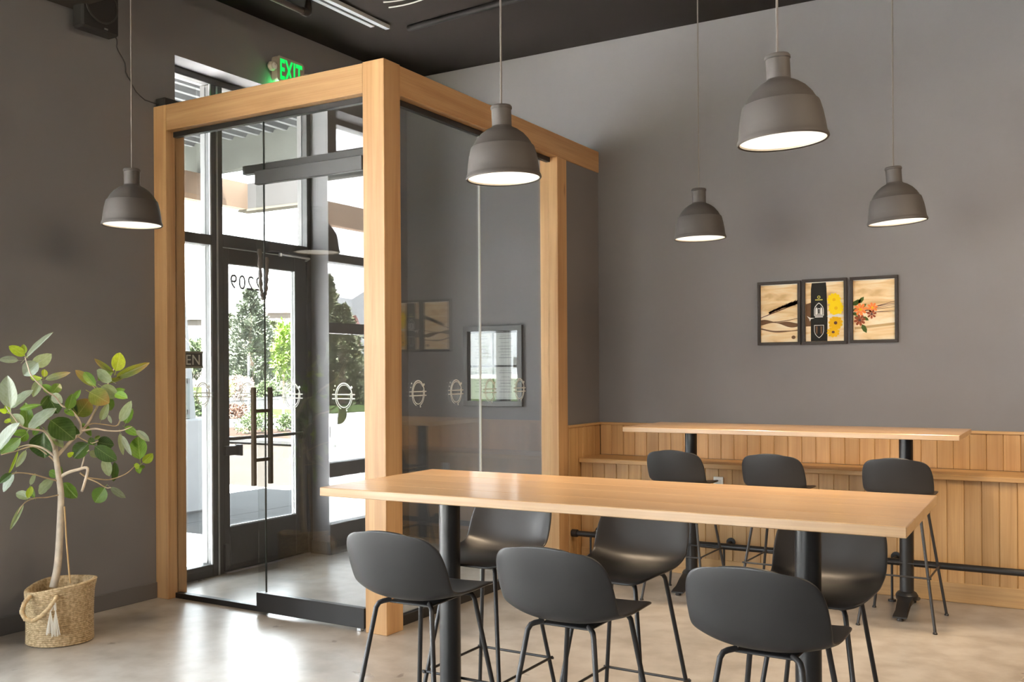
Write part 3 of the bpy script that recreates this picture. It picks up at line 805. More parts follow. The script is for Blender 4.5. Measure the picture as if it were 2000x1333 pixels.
def flower(parent, cx, cz, r, n, m, core, layer, sq=1.0):
    mb_ = MB()
    y = -0.0042 - layer * 0.0003
    for k in range(n):
        a = 2 * PI * k / n + 0.2
        q = []
        for rr, da in ((0.10, 0), (0.55, -0.38), (0.92, -0.24), (1.04, 0), (0.92, 0.24), (0.55, 0.38)):
            q.append((cx + r * rr * math.cos(a + da), y - 0.00003 * (k % 3), cz + r * rr * sq * math.sin(a + da)))
        mb_.add(q, [tuple(range(6))])
    o = mb_.build('petal_print', m, parent, fix=False)
    MB().add([(cx + r * 0.24 * math.cos(a), y - 0.0002, cz + r * 0.24 * sq * math.sin(a)) for a in [k * PI / 6 for k in range(12)]], [tuple(range(12))]).build('flower_core', core, parent, fix=False)
YPIC = YB - 0.001
def picture(x0, x1, z0, z1, label):
    p = empty('framed_print', (x0, YPIC, z0), 0, label, 'picture', 'three framed coffee prints')
    add_frame(p, x1 - x0, z1 - z0, 0.021, 0.022, frm)
    pr = MB().box(0.021, -0.004, 0.021, x1 - x0 - 0.021, -0.001, z1 - z0 - 0.021).build('photo_print', prm, p)
    for q in ((0.021, z1 - z0 - 0.027, x1 - x0 - 0.021, z1 - z0 - 0.021),):
        MB().box(q[0], -0.0044, q[1], q[2], -0.004, q[3]).build('print_border', ink['cream'], p)
    return p, pr
pA, prA = picture(-2.141, -1.827, 1.668, 2.133, 'framed print of a dark grass plume on pale planks')
# dark shadow bands and the grass plume
for zc_, th_, sd_ in ((0.158, 0.020, 0.4), (0.108, 0.009, 1.7), (0.182, 0.004, 2.6)):
    xs_ = [0.022 + 0.2705 * k / 30 for k in range(31)]
    lo = [(x, zc_ + 0.012 * math.sin(x * 16 + sd_) - th_ * (0.55 + 0.45 * math.sin(x * 27 + sd_ * 3))) for x in xs_]
    hi = [(x, zc_ + 0.012 * math.sin(x * 16 + sd_) + th_ * (0.6 + 0.4 * math.sin(x * 33 + sd_))) for x in xs_]
    mb = MB().add([(x, -0.0043, z) for x, z in lo] + [(x, -0.0043, z) for x, z in hi], [(k, k + 1, k + 32, k + 31) for k in range(30)])
    mb.build('shadow_print', ink['shade'], prA, fix=False)
mb = MB()
rnd = random.Random(3)
for k in range(320):
    t = rnd.random()
    cx, cz = 0.08 + 0.213 * t, 0.235 + 0.075 * t ** 0.8
    a = math.atan2(0.075, 0.213) + rnd.uniform(-1, 1) * 0.75
    l = 0.030 * (0.5 + 0.6 * t)
    dx, dz = math.cos(a) * l, math.sin(a) * l
    x2, z2 = min(cx + dx, 0.292), cz + dz
    mb.add([(cx - 0.003, -0.0048, cz + 0.005), (cx + 0.003, -0.0048, cz - 0.005), (x2, -0.0048, z2)], [(0, 1, 2)])
mb.add([(0.021, -0.0048, 0.205), (0.09, -0.0048, 0.232), (0.292, -0.0048, 0.305), (0.292, -0.0048, 0.298), (0.09, -0.0048, 0.225), (0.021, -0.0048, 0.200)], [tuple(range(6))])
mb.build('plume_print', ink['brown'], prA, fix=False)
flat(prA, 'knot_print', [(0.26 + 0.015 * math.cos(a), 0.055 + 0.013 * math.sin(a)) for a in [k * PI / 5 for k in range(10)]], ink['shade'], 1)
pB, prB = picture(-1.815, -1.502, 1.669, 2.137, 'framed print of a black coffee bag and yellow flowers')
flat(prB, 'shadow_print', [(0.023, 0.13), (0.06, 0.13), (0.06, 0.30), (0.023, 0.29)], ink['shade'], 0)
flat(prB, 'bag_print', [(0.058, 0.022), (0.174, 0.022), (0.176, 0.19), (0.170, 0.40), (0.166, 0.442), (0.066, 0.440), (0.060, 0.395), (0.058, 0.20)], ink['black'], 1)
# gothic arch emblem on the bag, its reflection below, small seal
def arch(cx, z0, s, flip=1):
    pts = [(-0.034, 0), (0.034, 0), (0.034, 0.045), (0.028, 0.065), (0.015, 0.082), (0, 0.094), (-0.015, 0.082), (-0.028, 0.065), (-0.034, 0.045)]
    return [(cx + u * s, z0 + flip * v * s) for u, v in pts]
flat(prB, 'arch_print', arch(0.116, 0.205, 1.0), ink['white'], 2)
flat(prB, 'arch_print', [(0.116 + (u - 0.116) * 0.86, 0.250 + (v - 0.250) * 0.88) for u, v in arch(0.116, 0.205, 1.0)], ink['black'], 3)
for dx in (-0.018, 0.018):
    flat(prB, 'arch_print', [(0.116 + dx - 0.007, 0.213), (0.116 + dx + 0.007, 0.213), (0.116 + dx + 0.006, 0.255), (0.116 + dx * 0.8, 0.268), (0.116 + dx - 0.006, 0.255)], ink['white'], 4)
flat(prB, 'arch_print', [(0.107, 0.215), (0.125, 0.215), (0.125, 0.258), (0.107, 0.258)], ink['white'], 4)
flat(prB, 'arch_print', [(0.110, 0.219), (0.122, 0.219), (0.122, 0.254), (0.110, 0.254)], ink['black'], 5)
flat(prB, 'caption_print', [(0.088, 0.193), (0.144, 0.193), (0.144, 0.200), (0.088, 0.200)], ink['white'], 2)
flat(prB, 'arch_print', arch(0.116, 0.138, 1.0, -1), ink['white'], 2)
flat(prB, 'arch_print', [(0.116 + (u - 0.116) * 0.9, 0.093 + (v - 0.093) * 0.92) for u, v in arch(0.116, 0.138, 1.0, -1)], ink['black'], 3)
for dx in (-0.016, 0.016): flat(prB, 'arch_print', [(0.116 + dx - 0.006, 0.128), (0.116 + dx + 0.006, 0.128), (0.116 + dx + 0.004, 0.075), (0.116 + dx - 0.004, 0.075)], ink['shade'], 4)
flat(prB, 'seal_print', [(0.116 + 0.011 * math.cos(a), 0.338 + 0.011 * math.sin(a)) for a in [k * PI / 8 for k in range(16)]], ink['gold'], 2)
flat(prB, 'seal_print', [(0.116 + 0.006 * math.cos(a), 0.338 + 0.006 * math.sin(a)) for a in [k * PI / 8 for k in range(16)]], ink['black'], 3)
flat(prB, 'caption_print', [(0.090, 0.315), (0.142, 0.315), (0.142, 0.322), (0.090, 0.322)], ink['gold'], 2)
flower(prB, 0.222, 0.315, 0.048, 11, ink['yellow'], ink['amber'], 2)
flower(prB, 0.235, 0.255, 0.052, 12, ink['yellow'], ink['amber'], 3)
flower(prB, 0.232, 0.150, 0.050, 11, ink['amber'], ink['brown'], 2)
flower(prB, 0.215, 0.085, 0.045, 10, ink['amber'], ink['brown'], 3, 0.85)
flat(prB, 'blossom_print', [(0.172, 0.198), (0.19, 0.212), (0.22, 0.206), (0.25, 0.214), (0.29, 0.204), (0.29, 0.194), (0.25, 0.192), (0.21, 0.196), (0.19, 0.186)], ink['white'], 4)
flat(prB, 'twig_print', [(0.03, 0.205), (0.055, 0.192), (0.085, 0.188), (0.06, 0.183), (0.052, 0.165), (0.048, 0.182)], ink['white'], 4)
pC, prC = picture(-1.483, -1.162, 1.673, 2.137, 'framed print of orange flowers and green leaves on planks')
flat(prC, 'shadow_print', [(0.03, 0.095), (0.298, 0.120), (0.298, 0.138), (0.03, 0.112)], ink['tan'], 0)
mb = MB()
for z0, z1, th_ in ((0.235, 0.285, 0.003), (0.228, 0.262, 0.002), (0.240, 0.272, 0.003), (0.225, 0.246, 0.002), (0.21, 0.222, 0.002), (0.215, 0.212, 0.002)):
    mb.add([(0.10, -0.0048, z0 - th_), (0.298, -0.0048, z1 - th_ * 0.6), (0.298, -0.0048, z1 + th_ * 0.6), (0.10, -0.0048, z0 + th_)], [(0, 1, 2, 3)])
mb.build('stem_print', ink['brown'], prC, fix=False)
for cx, cz, l, a in ((0.045, 0.285, 0.075, 0.5), (0.075, 0.300, 0.06, 0.9), (0.04, 0.235, 0.05, 0.3), (0.09, 0.26, 0.05, 0.6), (0.095, 0.10, 0.07, -1.1), (0.055, 0.17, 0.06, -0.9), (0.035, 0.205, 0.05, -0.2), (0.105, 0.17, 0.05, -0.6)):
    ca, sa = math.cos(a), math.sin(a)
    flat(prC, 'leaf_print', [(cx + (u * ca - v * sa) * l, cz + (u * sa + v * ca) * l) for u, v in ((-0.5, 0), (-0.2, -0.22), (0.2, -0.2), (0.5, 0), (0.2, 0.2), (-0.2, 0.22))], ink['leaf'], 2)
flower(prC, 0.070, 0.235, 0.044, 8, ink['orange'], ink['amber'], 3)
flower(prC, 0.150, 0.245, 0.036, 8, ink['orange'], ink['amber'], 3)
flower(prC, 0.065, 0.160, 0.040, 8, ink['rust'], ink['brown'], 3)
flower(prC, 0.145, 0.200, 0.032, 7, ink['rust'], ink['brown'], 3)

# framed certificates inside the vestibule
cf = empty('certificate_frame', (-4.747, YPIC, 1.188), 0, 'grey frame holding four white certificates inside the vestibule', 'picture frame')
add_frame(cf, 0.594, 0.692, 0.044, 0.03, mat('grey_frame', (0.075, 0.073, 0.072), rough=0.4))
MB().box(0.044, -0.004, 0.044, 0.55, -0.001, 0.648).build('backing', mat('dark_mount', (0.035, 0.033, 0.032), rough=0.5), cf)
pap = mat('white_paper', (0.80, 0.80, 0.79), rough=0.6); pen = mat('grey_print', (0.35, 0.35, 0.36), rough=0.7)
for i, px in enumerate((0.064, 0.307)):
    for j, pz in enumerate((0.060, 0.354)):
        s = MB().box(px, -0.0048, pz, px + 0.222, -0.004, pz + 0.276).build('certificate', pap, cf)
        l = MB()
        for k, (wd, zz) in enumerate(((0.11, 0.245), (0.13, 0.225), (0.08, 0.19), (0.15, 0.16), (0.10, 0.135), (0.14, 0.11), (0.09, 0.085), (0.13, 0.06))):
            l.box(px + 0.111 - wd / 2, -0.0051, pz + zz, px + 0.111 + wd / 2, -0.0048, pz + zz + 0.0035 + 0.002 * (k % 3 == 1))
        for q in ((0.012, 0.012, 0.21, 0.0135), (0.012, 0.262, 0.21, 0.2635), (0.012, 0.012, 0.0135, 0.2635), (0.2085, 0.012, 0.21, 0.2635)):
            l.box(px + q[0], -0.0051, pz + q[1], px + q[2], -0.0048, pz + q[3])
        l.build('print_lines', pen, s)
MB().box(0.044, -0.014, 0.044, 0.55, -0.011, 0.648).build('glazing', clear, cf)

# ------------------------------------------------------------------ exit sign, speaker, ceiling services
ex = empty('exit_sign', (XA, 5.62, 3.70), 0, 'white exit sign with green letters and two lamp heads over the entrance', 'sign')
exm = mat('ivory_plastic', (0.42, 0.37, 0.30), rough=0.45)
poly = []
hw, hh, rr = 0.148, 0.098, 0.03
for sx, sz, a0 in ((1, 1, 0), (-1, 1, PI / 2), (-1, -1, PI), (1, -1, 3 * PI / 2)):
    for k in range(6):
        a = a0 + k * PI / 10
        poly.append((sx * (hw - rr) + rr * math.cos(a), 0.10 + sz * (hh - rr) + rr * math.sin(a)))
MB().prism(poly, 'x', 0.001, 0.058).build('housing', exm, ex, smooth=30)
text_mesh('lettering', 'EXIT', 0.215, greenm, Matrix.Translation((0.0585, 0.0, 0.027)) @ MI @ Matrix.Diagonal((0.52, 1, 1, 1)), ex, 0.001, False, 1.08, 'CENTER', 0.006)
for s in (-1, 1):
    hd_ = MB().tube([(0.03, s * 0.145, 0.095), (0.035, s * 0.175, 0.095)], 0.012, 10)
    hd_.lathe([(0.001, -0.035), (0.018, -0.03), (0.032, -0.01), (0.034, 0.01), (0.025, 0.03), (0.001, 0.036)], 18)
    n0 = len(hd_.v) - 18 * 6
    for i in range(n0, len(hd_.v)):
        x, y, z = hd_.v[i]; hd_.v[i] = (x + 0.045, y + s * 0.19, z + 0.10)
    h = hd_.build('lamp_head', exm, ex, smooth=50)
    MB().lathe([(0.001, 0.0), (0.022, 0.0), (0.026, -0.004)], 16).build('lamp_lens', mat('clear_plastic', (0.75, 0.73, 0.68), rough=0.15), h, smooth=50).matrix_local = Matrix.Translation((0.078, s * 0.19, 0.10)) @ Matrix.Rotation(PI / 2, 4, 'Y')
MB().lathe([(0.001, 0.0), (0.006, 0.002), (0.006, 0.006), (0.001, 0.009)], 10, 0.03, -0.10).build('indicator_lamp', greenm, ex)
gl_ = bpy.data.lights.new('exit_glow', 'POINT'); gl_.energy = 0.25; gl_.color = (0.05, 1.0, 0.2); gl_.shadow_soft_size = 0.01
go = bpy.data.objects.new('exit_glow', gl_); C.objects.link(go); go.parent = ex; go.location = (0.05, -0.12, -0.02)

sk = empty('wall_speaker', (XA, 3.875, 3.585), 0, 'black box speaker with a round grille mounted high on the entrance wall', 'speaker')
spm = mat('black_speaker_cabinet', (0.020, 0.017, 0.016), rough=0.6)
MB().box(0.05, -0.13, 0.0, 0.15, 0.13, 0.40, 0.012).build('cabinet', spm, sk)
MB().tube([(0.151, 0, 0.16), (0.158, 0, 0.16)], 0.105, 32).build('woofer_grille', mat('dark_grille', (0.030, 0.026, 0.024), rough=0.8, bump=0.3, bscale=200), sk, smooth=30)
m_ = MB(); ellipse_ring(m_, 0.108, 0.108, 0.010, 0, 2 * PI, 40)
g_ = m_.build('grille_ring', mat('speaker_ring', (0.045, 0.040, 0.037), rough=0.5), sk); g_.rotation_euler = (0, 0, PI / 2); g_.location = (0.158, 0, 0.16); g_.scale = (1, 5, 1)
MB().box(0.0, -0.04, 0.12, 0.05, 0.04, 0.28, 0.004).build('bracket', spm, sk)
MB().box(0.151, 0.02, 0.018, 0.154, 0.045, 0.028).build('badge', silverm, sk)
m_ = MB()
base = [(XA + 0.06, 4.00, 3.80), (XA + 0.03, 4.05, 3.66), (XA + 0.008, 4.10, 3.58), (XA + 0.006, 4.16, 3.46), (XA + 0.008, 4.20, 3.36), (XA + 0.03, 4.28, 3.28), (XA + 0.05, 4.38, 3.268)]
dense = []
for i in range(len(base) - 1):
    for k in range(4):
        q = Vector(base[i]).lerp(Vector(base[i + 1]), k / 4); q.y += 0.010 * math.sin((i * 4 + k) * 1.3); dense.append(q)
dense.append(Vector(base[-1]))
tag(m_.tube(dense, 0.004, 6).build('speaker_cable', spm, smooth='all'), 'thin dark cable running from the speaker down to the oak post', 'cable')
tag(box('junction_box', spm, (XA + 0.01, YV + 0.01, ZT + 0.001), (XA + 0.10, YV + 0.15, ZT + 0.055), ch=0.004), 'small black box on top of the oak post by the wall', 'box')
tag(box('ceiling_duct', mat('brown_duct_paint', (0.05, 0.038, 0.030), rough=0.7), (XA + 0.001, 3.0, 3.72), (XA + 0.30, 3.79, 4.142), ch=0.004), 'dark brown boxed duct under the ceiling beside the speaker', 'duct')
# sprinkler pipe, slot lights, loose cables
sp_ = empty('sprinkler_pipe', (-4.81, 5.27, 4.05), 0, 'dark steel sprinkler pipe with elbow hung under the ceiling', 'pipe')
stm = mat('dark_steel_pipe', (0.10, 0.075, 0.06), rough=0.3, metal=0.85)
MB().tube([(0, -1.45, 0), (0, -0.03, 0)], 0.022, 14).build('pipe', stm, sp_, smooth=40)
MB().tube([(0, -0.06, 0), (0, -0.02, 0), (0.0, 0.0, 0.012), (0.0, 0.005, 0.035), (0, 0.005, 0.092)], [0.028, 0.029, 0.030, 0.028, 0.020], 14).build('elbow', stm, sp_, smooth=40)
sl = empty('slot_diffuser', (-4.67, 5.97, ZC), 0, 'twin strip of pale metal slots fixed to the dark ceiling', 'ceiling vent')
pale = mat('pale_slot_metal', (0.62, 0.64, 0.66), rough=0.4, emit=(0.9, 0.95, 1.0), estr=0.0)
MB().box(-0.055, -2.1, -0.030, -0.018, -0.10, -0.001).build('slot', pale, sl)
MB().box(0.010, -2.1, -0.030, 0.050, 0.0, -0.001).build('slot', pale, sl)
MB().box(-0.020, -2.1, -0.020, 0.012, 0.0, -0.001).build('gap_channel', blackm, sl)
for k, (p0, p1, p2) in enumerate((((-4.35, 5.55, 4.13), (-4.0, 5.62, 4.10), (-3.45, 5.35, 4.13)), ((-4.38, 5.65, 4.13), (-3.95, 5.68, 4.095), (-3.35, 5.30, 4.13)))):
    pts = [Vector(p0) * (1 - t) ** 2 + Vector(p1) * 2 * t * (1 - t) + Vector(p2) * t * t for t in [i / 14 for i in range(15)]]
    tag(MB().tube(pts, 0.005, 6).build('ceiling_wire', mat('pale_wire', (0.55, 0.53, 0.50), rough=0.5), smooth='all'), ('upper' if k else 'lower') + ' of two pale wires looped across the dark ceiling', 'wire', 'loose ceiling wires')
tag(MB().tube([(-4.5, 6.05, 4.118), (-3.3, 5.95, 4.118)], 0.024, 10).build('conduit', mat('black_conduit', (0.012, 0.010, 0.009), rough=0.7, spec=0.1), smooth=40), 'dark conduit running across the ceiling above the vestibule', 'conduit')

# ------------------------------------------------------------------ woven basket and potted tree
BX, BY = -4.985, 3.42
bk = empty('woven_basket', (BX, BY, 0), 0, 'coiled straw basket with rope handle and white tassel holding the tree', 'basket')
def straw_material():
    m = bpy.data.materials.new('twisted_straw'); m.use_nodes = True
    N, L = m.node_tree.nodes, m.node_tree.links
    p = N['Principled BSDF']
    t = N.new('ShaderNodeTexCoord')
    n = N.new('ShaderNodeTexNoise'); n.inputs['Scale'].default_value = 70; n.inputs['Detail'].default_value = 4
    L.new(t.outputs['Object'], n.inputs['Vector'])
    r = N.new('ShaderNodeValToRGB')
    r.color_ramp.elements[0].position, r.color_ramp.elements[1].position = 0.35, 0.65
    r.color_ramp.elements[0].color = (0.36, 0.25, 0.125, 1); r.color_ramp.elements[1].color = (0.66, 0.51, 0.31, 1)
    L.new(n.outputs['Fac'], r.inputs[0]); L.new(r.outputs[0], p.inputs['Base Color'])
    p.inputs['Roughness'].default_value = 0.8
    return m
straw = straw_material()
rows, seg = 30, 150
def bprof(z, a):
    s = z / 0.33
    r = 0.169 - 0.005 * math.sin(PI * s) + 0.008 * s
    r += 0.010 * max(0, s - 0.85) / 0.15 * math.cos(a - 0.4)
    return r * (1 + 0.018 * math.sin(3 * a + 1.0) + 0.008 * math.sin(5 * a))
vs, fs = [], []
hz = []
for i in range(rows):
    for t in (0, 0.25, 0.5, 0.75): hz.append((i + t) / rows)
hz.append(1.0)
for q in hz:
    ph = (q * rows) % 1.0
    for k in range(seg):
        a = 2 * PI * k / seg
        sag = -0.035 * max(0, math.cos(a + 1.9)) ** 2 + 0.018 * max(0, math.cos(a - 0.6)) ** 3
        z = q * (0.325 + sag * q ** 2)
        bumpv = 0.0070 * math.sin(PI * ph) + 0.0018 * math.sin(52 * a + (6 if int(q * rows) % 2 else 0) + 5 * ph)
        r = bprof(z, a) + bumpv
        vs.append((r * math.cos(a), r * math.sin(a), z + 0.002))
for i in range(len(hz) - 1):
    for k in range(seg):
        k2 = (k + 1) % seg
        fs.append((i * seg + k, i * seg + k2, (i + 1) * seg + k2, (i + 1) * seg + k))
n0 = (len(hz) - 1) * seg
inn = []
for j, (ro, dz) in enumerate(((-0.010, 0.003), (-0.020, -0.004), (-0.024, -0.05), (-0.026, -0.10))):
    for k in range(seg):
        x, y, z = vs[n0 + k]; r = math.hypot(x, y)
        vs.append((x * (r + ro) / r, y * (r + ro) / r, z + dz))
for j in range(4):
    b0 = n0 + j * seg
    for k in range(seg):
        k2 = (k + 1) % seg
        fs.append((b0 + k, b0 + k2, b0 + seg + k2, b0 + seg + k))
MB().add(vs, fs).build('coiled_body', straw, bk, smooth='all', fix=True)
vv = [(0.155 * math.cos(2 * PI * k / 40), 0.155 * math.sin(2 * PI * k / 40), 0.225 + 0.006 * math.sin(k * 2.3)) for k in range(40)] + [(0, 0, 0.24)]
MB().add(vv, [(k, (k + 1) % 40, 40) for k in range(40)]).build('soil', mat('dark_soil', (0.035, 0.025, 0.02), rough=0.95, bump=0.6, bscale=80), bk)
vdir = Vector((BX, BY, 0)).normalized()                   # away from the camera
rgt = Vector((vdir.y, -vdir.x, 0))
def bpt(side, toward, z): return rgt * side - vdir * toward + Vector((0, 0, z))
hp = [bpt(-0.150, 0.115, 0.285), bpt(-0.178, 0.150, 0.255), bpt(-0.190, 0.175, 0.215), bpt(-0.172, 0.190, 0.178), bpt(-0.135, 0.205, 0.168), bpt(-0.095, 0.212, 0.190), bpt(-0.060, 0.215, 0.225), bpt(-0.030, 0.205, 0.262), bpt(-0.018, 0.185, 0.285)]
dense = []
for i in range(len(hp) - 1):
    for k in range(7): dense.append(hp[i].lerp(hp[i + 1], k / 7))
dense.append(hp[-1])
MB().tube(dense, [0.0118 + 0.0013 * (1 if k % 2 else -1) for k in range(len(dense))], 10).build('rope_handle', mat('straw_handle', (0.56, 0.41, 0.23), rough=0.8, noise=0.25, nscale=60), bk, smooth=60)
m_ = MB()
rnd = random.Random(5)
for s0, ln in ((-0.070, 0.12), (-0.045, 0.135)):
    top = bpt(s0 + 0.02, 0.212, 0.215)
    m_.tube([bpt(-0.030, 0.208, 0.262), top], 0.007, 8)
    for k in range(26):
        e = top + rgt * rnd.uniform(-0.022, 0.022) - vdir * rnd.uniform(0.0, 0.012) + Vector((0, 0, -ln + rnd.uniform(-0.008, 0.008)))
        m_.tube([top, top.lerp(e, 0.45) - vdir * 0.004, e], [0.002, 0.0026, 0.0018], 5)
m_.build('tassel', mat('white_cotton', (0.78, 0.74, 0.66), rough=0.9), bk)

# ficus tree: places read off along the sight line at the tree's own distance
Rv = Vector((math.cos(YAW), math.sin(YAW), 0)); Fv = Vector((-math.sin(YAW), math.cos(YAW), 0))
def at(px, py, depth):
    U2, V2 = px - 1000, py - 724.43
    U = U2 * math.cos(ROLL) + V2 * math.sin(ROLL); V = -U2 * math.sin(ROLL) + V2 * math.cos(ROLL)
    return CAM + (Rv * (U / FPX) + Fv - Vector((0, 0, V / FPX))) * depth
D0 = 5.49
def tree_depth(px): return D0 + (px - 112) * 0.0016 if px > 112 else D0 + (px - 112) * 0.0022
ft = empty('ficus_tree', (BX, BY, 0.24), 0, 'small ficus tree with pale trunk and broad glossy leaves', 'plant')
org = Vector((BX, BY, 0.24))
bark = mat('pale_ficus_bark', (0.62, 0.53, 0.42), rough=0.75, noise=0.22, nscale=16, bump=0.2, bscale=60)
twig = mat('tan_ficus_twig', (0.50, 0.38, 0.24), rough=0.7, noise=0.15, nscale=30)
def path(pts, jitter=0.0, seed=0, dd=0.0):
    rnd = random.Random(seed)
    out, off = [], 0.0
    for i, (px, py) in enumerate(pts):
        if i: off += rnd.uniform(-jitter, jitter) + dd
        q = at(px, py, tree_depth(px) + off)
        q.x = max(q.x, XA + 0.05)
        out.append(q - org)
    return out
def spline(P, n=5):
    out = []
    for i in range(len(P) - 1):
        p0, p1, p2, p3 = P[max(i - 1, 0)], P[i], P[i + 1], P[min(i + 2, len(P) - 1)]
        for k in range(n):
            t = k / n
            out.append(0.5 * ((2 * p1) + (p2 - p0) * t + (2 * p0 - 5 * p1 + 4 * p2 - p3) * t * t + (3 * p1 - p0 - 3 * p2 + p3) * t ** 3))
    out.append(P[-1])
    return out
def branch(name, pts, r0, r1, m, seed=0, jit=0.03, dd=0.0):
    P = spline(path(pts, jit, seed, dd))
    n = len(P)
    return MB().tube(P, [(r0 + (r1 - r0) * i / (n - 1)) * 0.8 for i in range(n)], 10).build(name, m, ft, smooth='all')
branch('trunk', [(104, 1148), (112, 1110), (116, 1060), (118, 1010), (119, 965), (114, 925), (109, 890), (107, 858)], 0.027, 0.017, bark, 1, 0.0)
BR = [([(110, 893), (135, 866), (158, 845), (175, 822), (187, 800), (205, 770), (214, 740), (224, 718)], 0.013, 0.004, 0.02, bark),
      ([(160, 843), (185, 838), (210, 842), (236, 842), (258, 834)], 0.008, 0.003, -0.02, bark),
      ([(157, 846), (157, 828), (148, 812), (134, 798), (121, 793), (108, 776), (92, 765), (78, 752), (62, 735), (54, 715), (49, 698)], 0.008, 0.003, -0.02, bark),
      ([(108, 893), (88, 878), (72, 872), (52, 870), (28, 877)], 0.009, 0.003, 0.02, bark),
      ([(106, 880), (100, 862), (86, 843), (62, 839), (42, 833), (24, 812), (12, 795)], 0.009, 0.003, -0.03, bark),
      ([(108, 905), (98, 893), (66, 873), (30, 882), (2, 889)], 0.006, 0.003, 0.03, twig),
      ([(118, 932), (132, 924), (152, 918), (171, 916), (164, 948), (160, 960)], 0.012, 0.009, -0.02, bark),
      ([(156, 924), (170, 933), (190, 936), (216, 937), (246, 926), (264, 910)], 0.006, 0.003, 0.0, twig),
      ([(168, 934), (188, 942), (207, 953), (216, 953)], 0.005, 0.003, -0.02, twig),
      ([(120, 966), (92, 972), (66, 974), (46, 985), (34, 1005)], 0.005, 0.0025, -0.02, twig),
      ([(112, 940), (90, 934), (64, 927), (34, 924), (18, 928)], 0.006, 0.003, -0.03, twig),
      ([(158, 918), (163, 900), (166, 888), (174, 880)], 0.006, 0.004, -0.02, bark),
      ([(150, 852), (168, 862), (180, 866), (192, 862)], 0.004, 0.0025, -0.03, twig),
      ([(160, 838), (180, 828), (205, 830), (228, 832), (236, 815), (246, 800)], 0.005, 0.0025, 0.02, twig),
      ([(187, 800), (192, 780), (186, 760), (178, 752)], 0.004, 0.002, 0.02, twig)]
for i, (pts, r0, r1, dd, m) in enumerate(BR): branch('branch', pts, r0, r1, m, 10 + i, 0.02, dd)
MB().tube([at(126, 990, D0 - 0.03) - org, at(130, 1060, D0 - 0.04) - org, at(137, 1140, D0 - 0.05) - org], 0.0045, 8).build('bamboo_stake', mat('bamboo', (0.55, 0.36, 0.16), rough=0.5), ft, smooth=50)

def leaf_material(name, col, vein, back=None, spec=0.5, rough=0.36, tip=None):
    m = bpy.data.materials.new(name); m.use_nodes = True
    N, L = m.node_tree.nodes, m.node_tree.links
    p = N['Principled BSDF']
    t = N.new('ShaderNodeTexCoord'); s = N.new('ShaderNodeSeparateXYZ'); L.new(t.outputs['Object'], s.inputs[0])
    # midrib and side veins in the leaf's own coordinates (x across, y along)
    ax = N.new('ShaderNodeMath'); ax.operation = 'ABSOLUTE'; L.new(s.outputs['X'], ax.inputs[0])
    mr = N.new('ShaderNodeMath'); mr.operation = 'LESS_THAN'; mr.inputs[1].default_value = 0.014; L.new(ax.outputs[0], mr.inputs[0])
    sv = N.new('ShaderNodeMath'); sv.operation = 'MULTIPLY_ADD'; sv.inputs[1].default_value = -0.75; L.new(ax.outputs[0], sv.inputs[0]); L.new(s.outputs['Y'], sv.inputs[2])
    md = N.new('ShaderNodeMath'); md.operation = 'PINGPONG'; md.inputs[1].default_value = 0.065; L.new(sv.outputs[0], md.inputs[0])
    lt = N.new('ShaderNodeMath'); lt.operation = 'LESS_THAN'; lt.inputs[1].default_value = 0.007; L.new(md.outputs[0], lt.inputs[0])
    hf = N.new('ShaderNodeMath'); hf.operation = 'MULTIPLY'; hf.inputs[1].default_value = 0.45; L.new(lt.outputs[0], hf.inputs[0])
    mxv = N.new('ShaderNodeMath'); mxv.operation = 'MAXIMUM'; L.new(mr.outputs[0], mxv.inputs[0]); L.new(hf.outputs[0], mxv.inputs[1])
    n = N.new('ShaderNodeTexNoise'); n.inputs['Scale'].default_value = 5; L.new(t.outputs['Object'], n.inputs['Vector'])
    oi = N.new('ShaderNodeObjectInfo')
    r = N.new('ShaderNodeValToRGB')
    r.color_ramp.elements[0].position, r.color_ramp.elements[1].position = 0.3, 0.7
    r.color_ramp.elements[0].color = (*[c * 0.75 for c in col], 1); r.color_ramp.elements[1].color = (*[c * 1.2 for c in col], 1)
    L.new(n.outputs['Fac'], r.inputs[0])
    hs = N.new('ShaderNodeHueSaturation'); q = N.new('ShaderNodeMapRange'); q.inputs[3].default_value, q.inputs[4].default_value = 0.8, 1.25
    L.new(oi.outputs['Random'], q.inputs[0]); L.new(q.outputs[0], hs.inputs['Value']); L.new(r.outputs[0], hs.inputs['Color'])
    last = hs.outputs[0]
    if tip:
        rt = N.new('ShaderNodeMapRange'); rt.inputs[1].default_value, rt.inputs[2].default_value = 0.45, 0.95; L.new(s.outputs['Y'], rt.inputs[0])
        mt = N.new('ShaderNodeMix'); mt.data_type = 'RGBA'; L.new(rt.outputs[0], mt.inputs[0]); L.new(last, mt.inputs[6]); mt.inputs[7].default_value = (*tip, 1); last = mt.outputs[2]
    mx = N.new('ShaderNodeMix'); mx.data_type = 'RGBA'; L.new(mxv.outputs[0], mx.inputs[0]); L.new(last, mx.inputs[6]); mx.inputs[7].default_value = (*vein, 1)
    L.new(mx.outputs[2], p.inputs['Base Color'])
    p.inputs['Roughness'].default_value = rough; p.inputs['Specular IOR Level'].default_value = spec
    tl = N.new('ShaderNodeBsdfTranslucent'); tl.inputs['Color'].default_value = (col[0] * 1.8 + 0.03, col[1] * 1.8 + 0.03, col[2] * 0.8, 1)
    ms = N.new('ShaderNodeMixShader'); ms.inputs[0].default_value = 0.30
    L.new(p.outputs[0], ms.inputs[1]); L.new(tl.outputs[0], ms.inputs[2]); L.new(ms.outputs[0], N['Material Output'].inputs['Surface'])
    return m
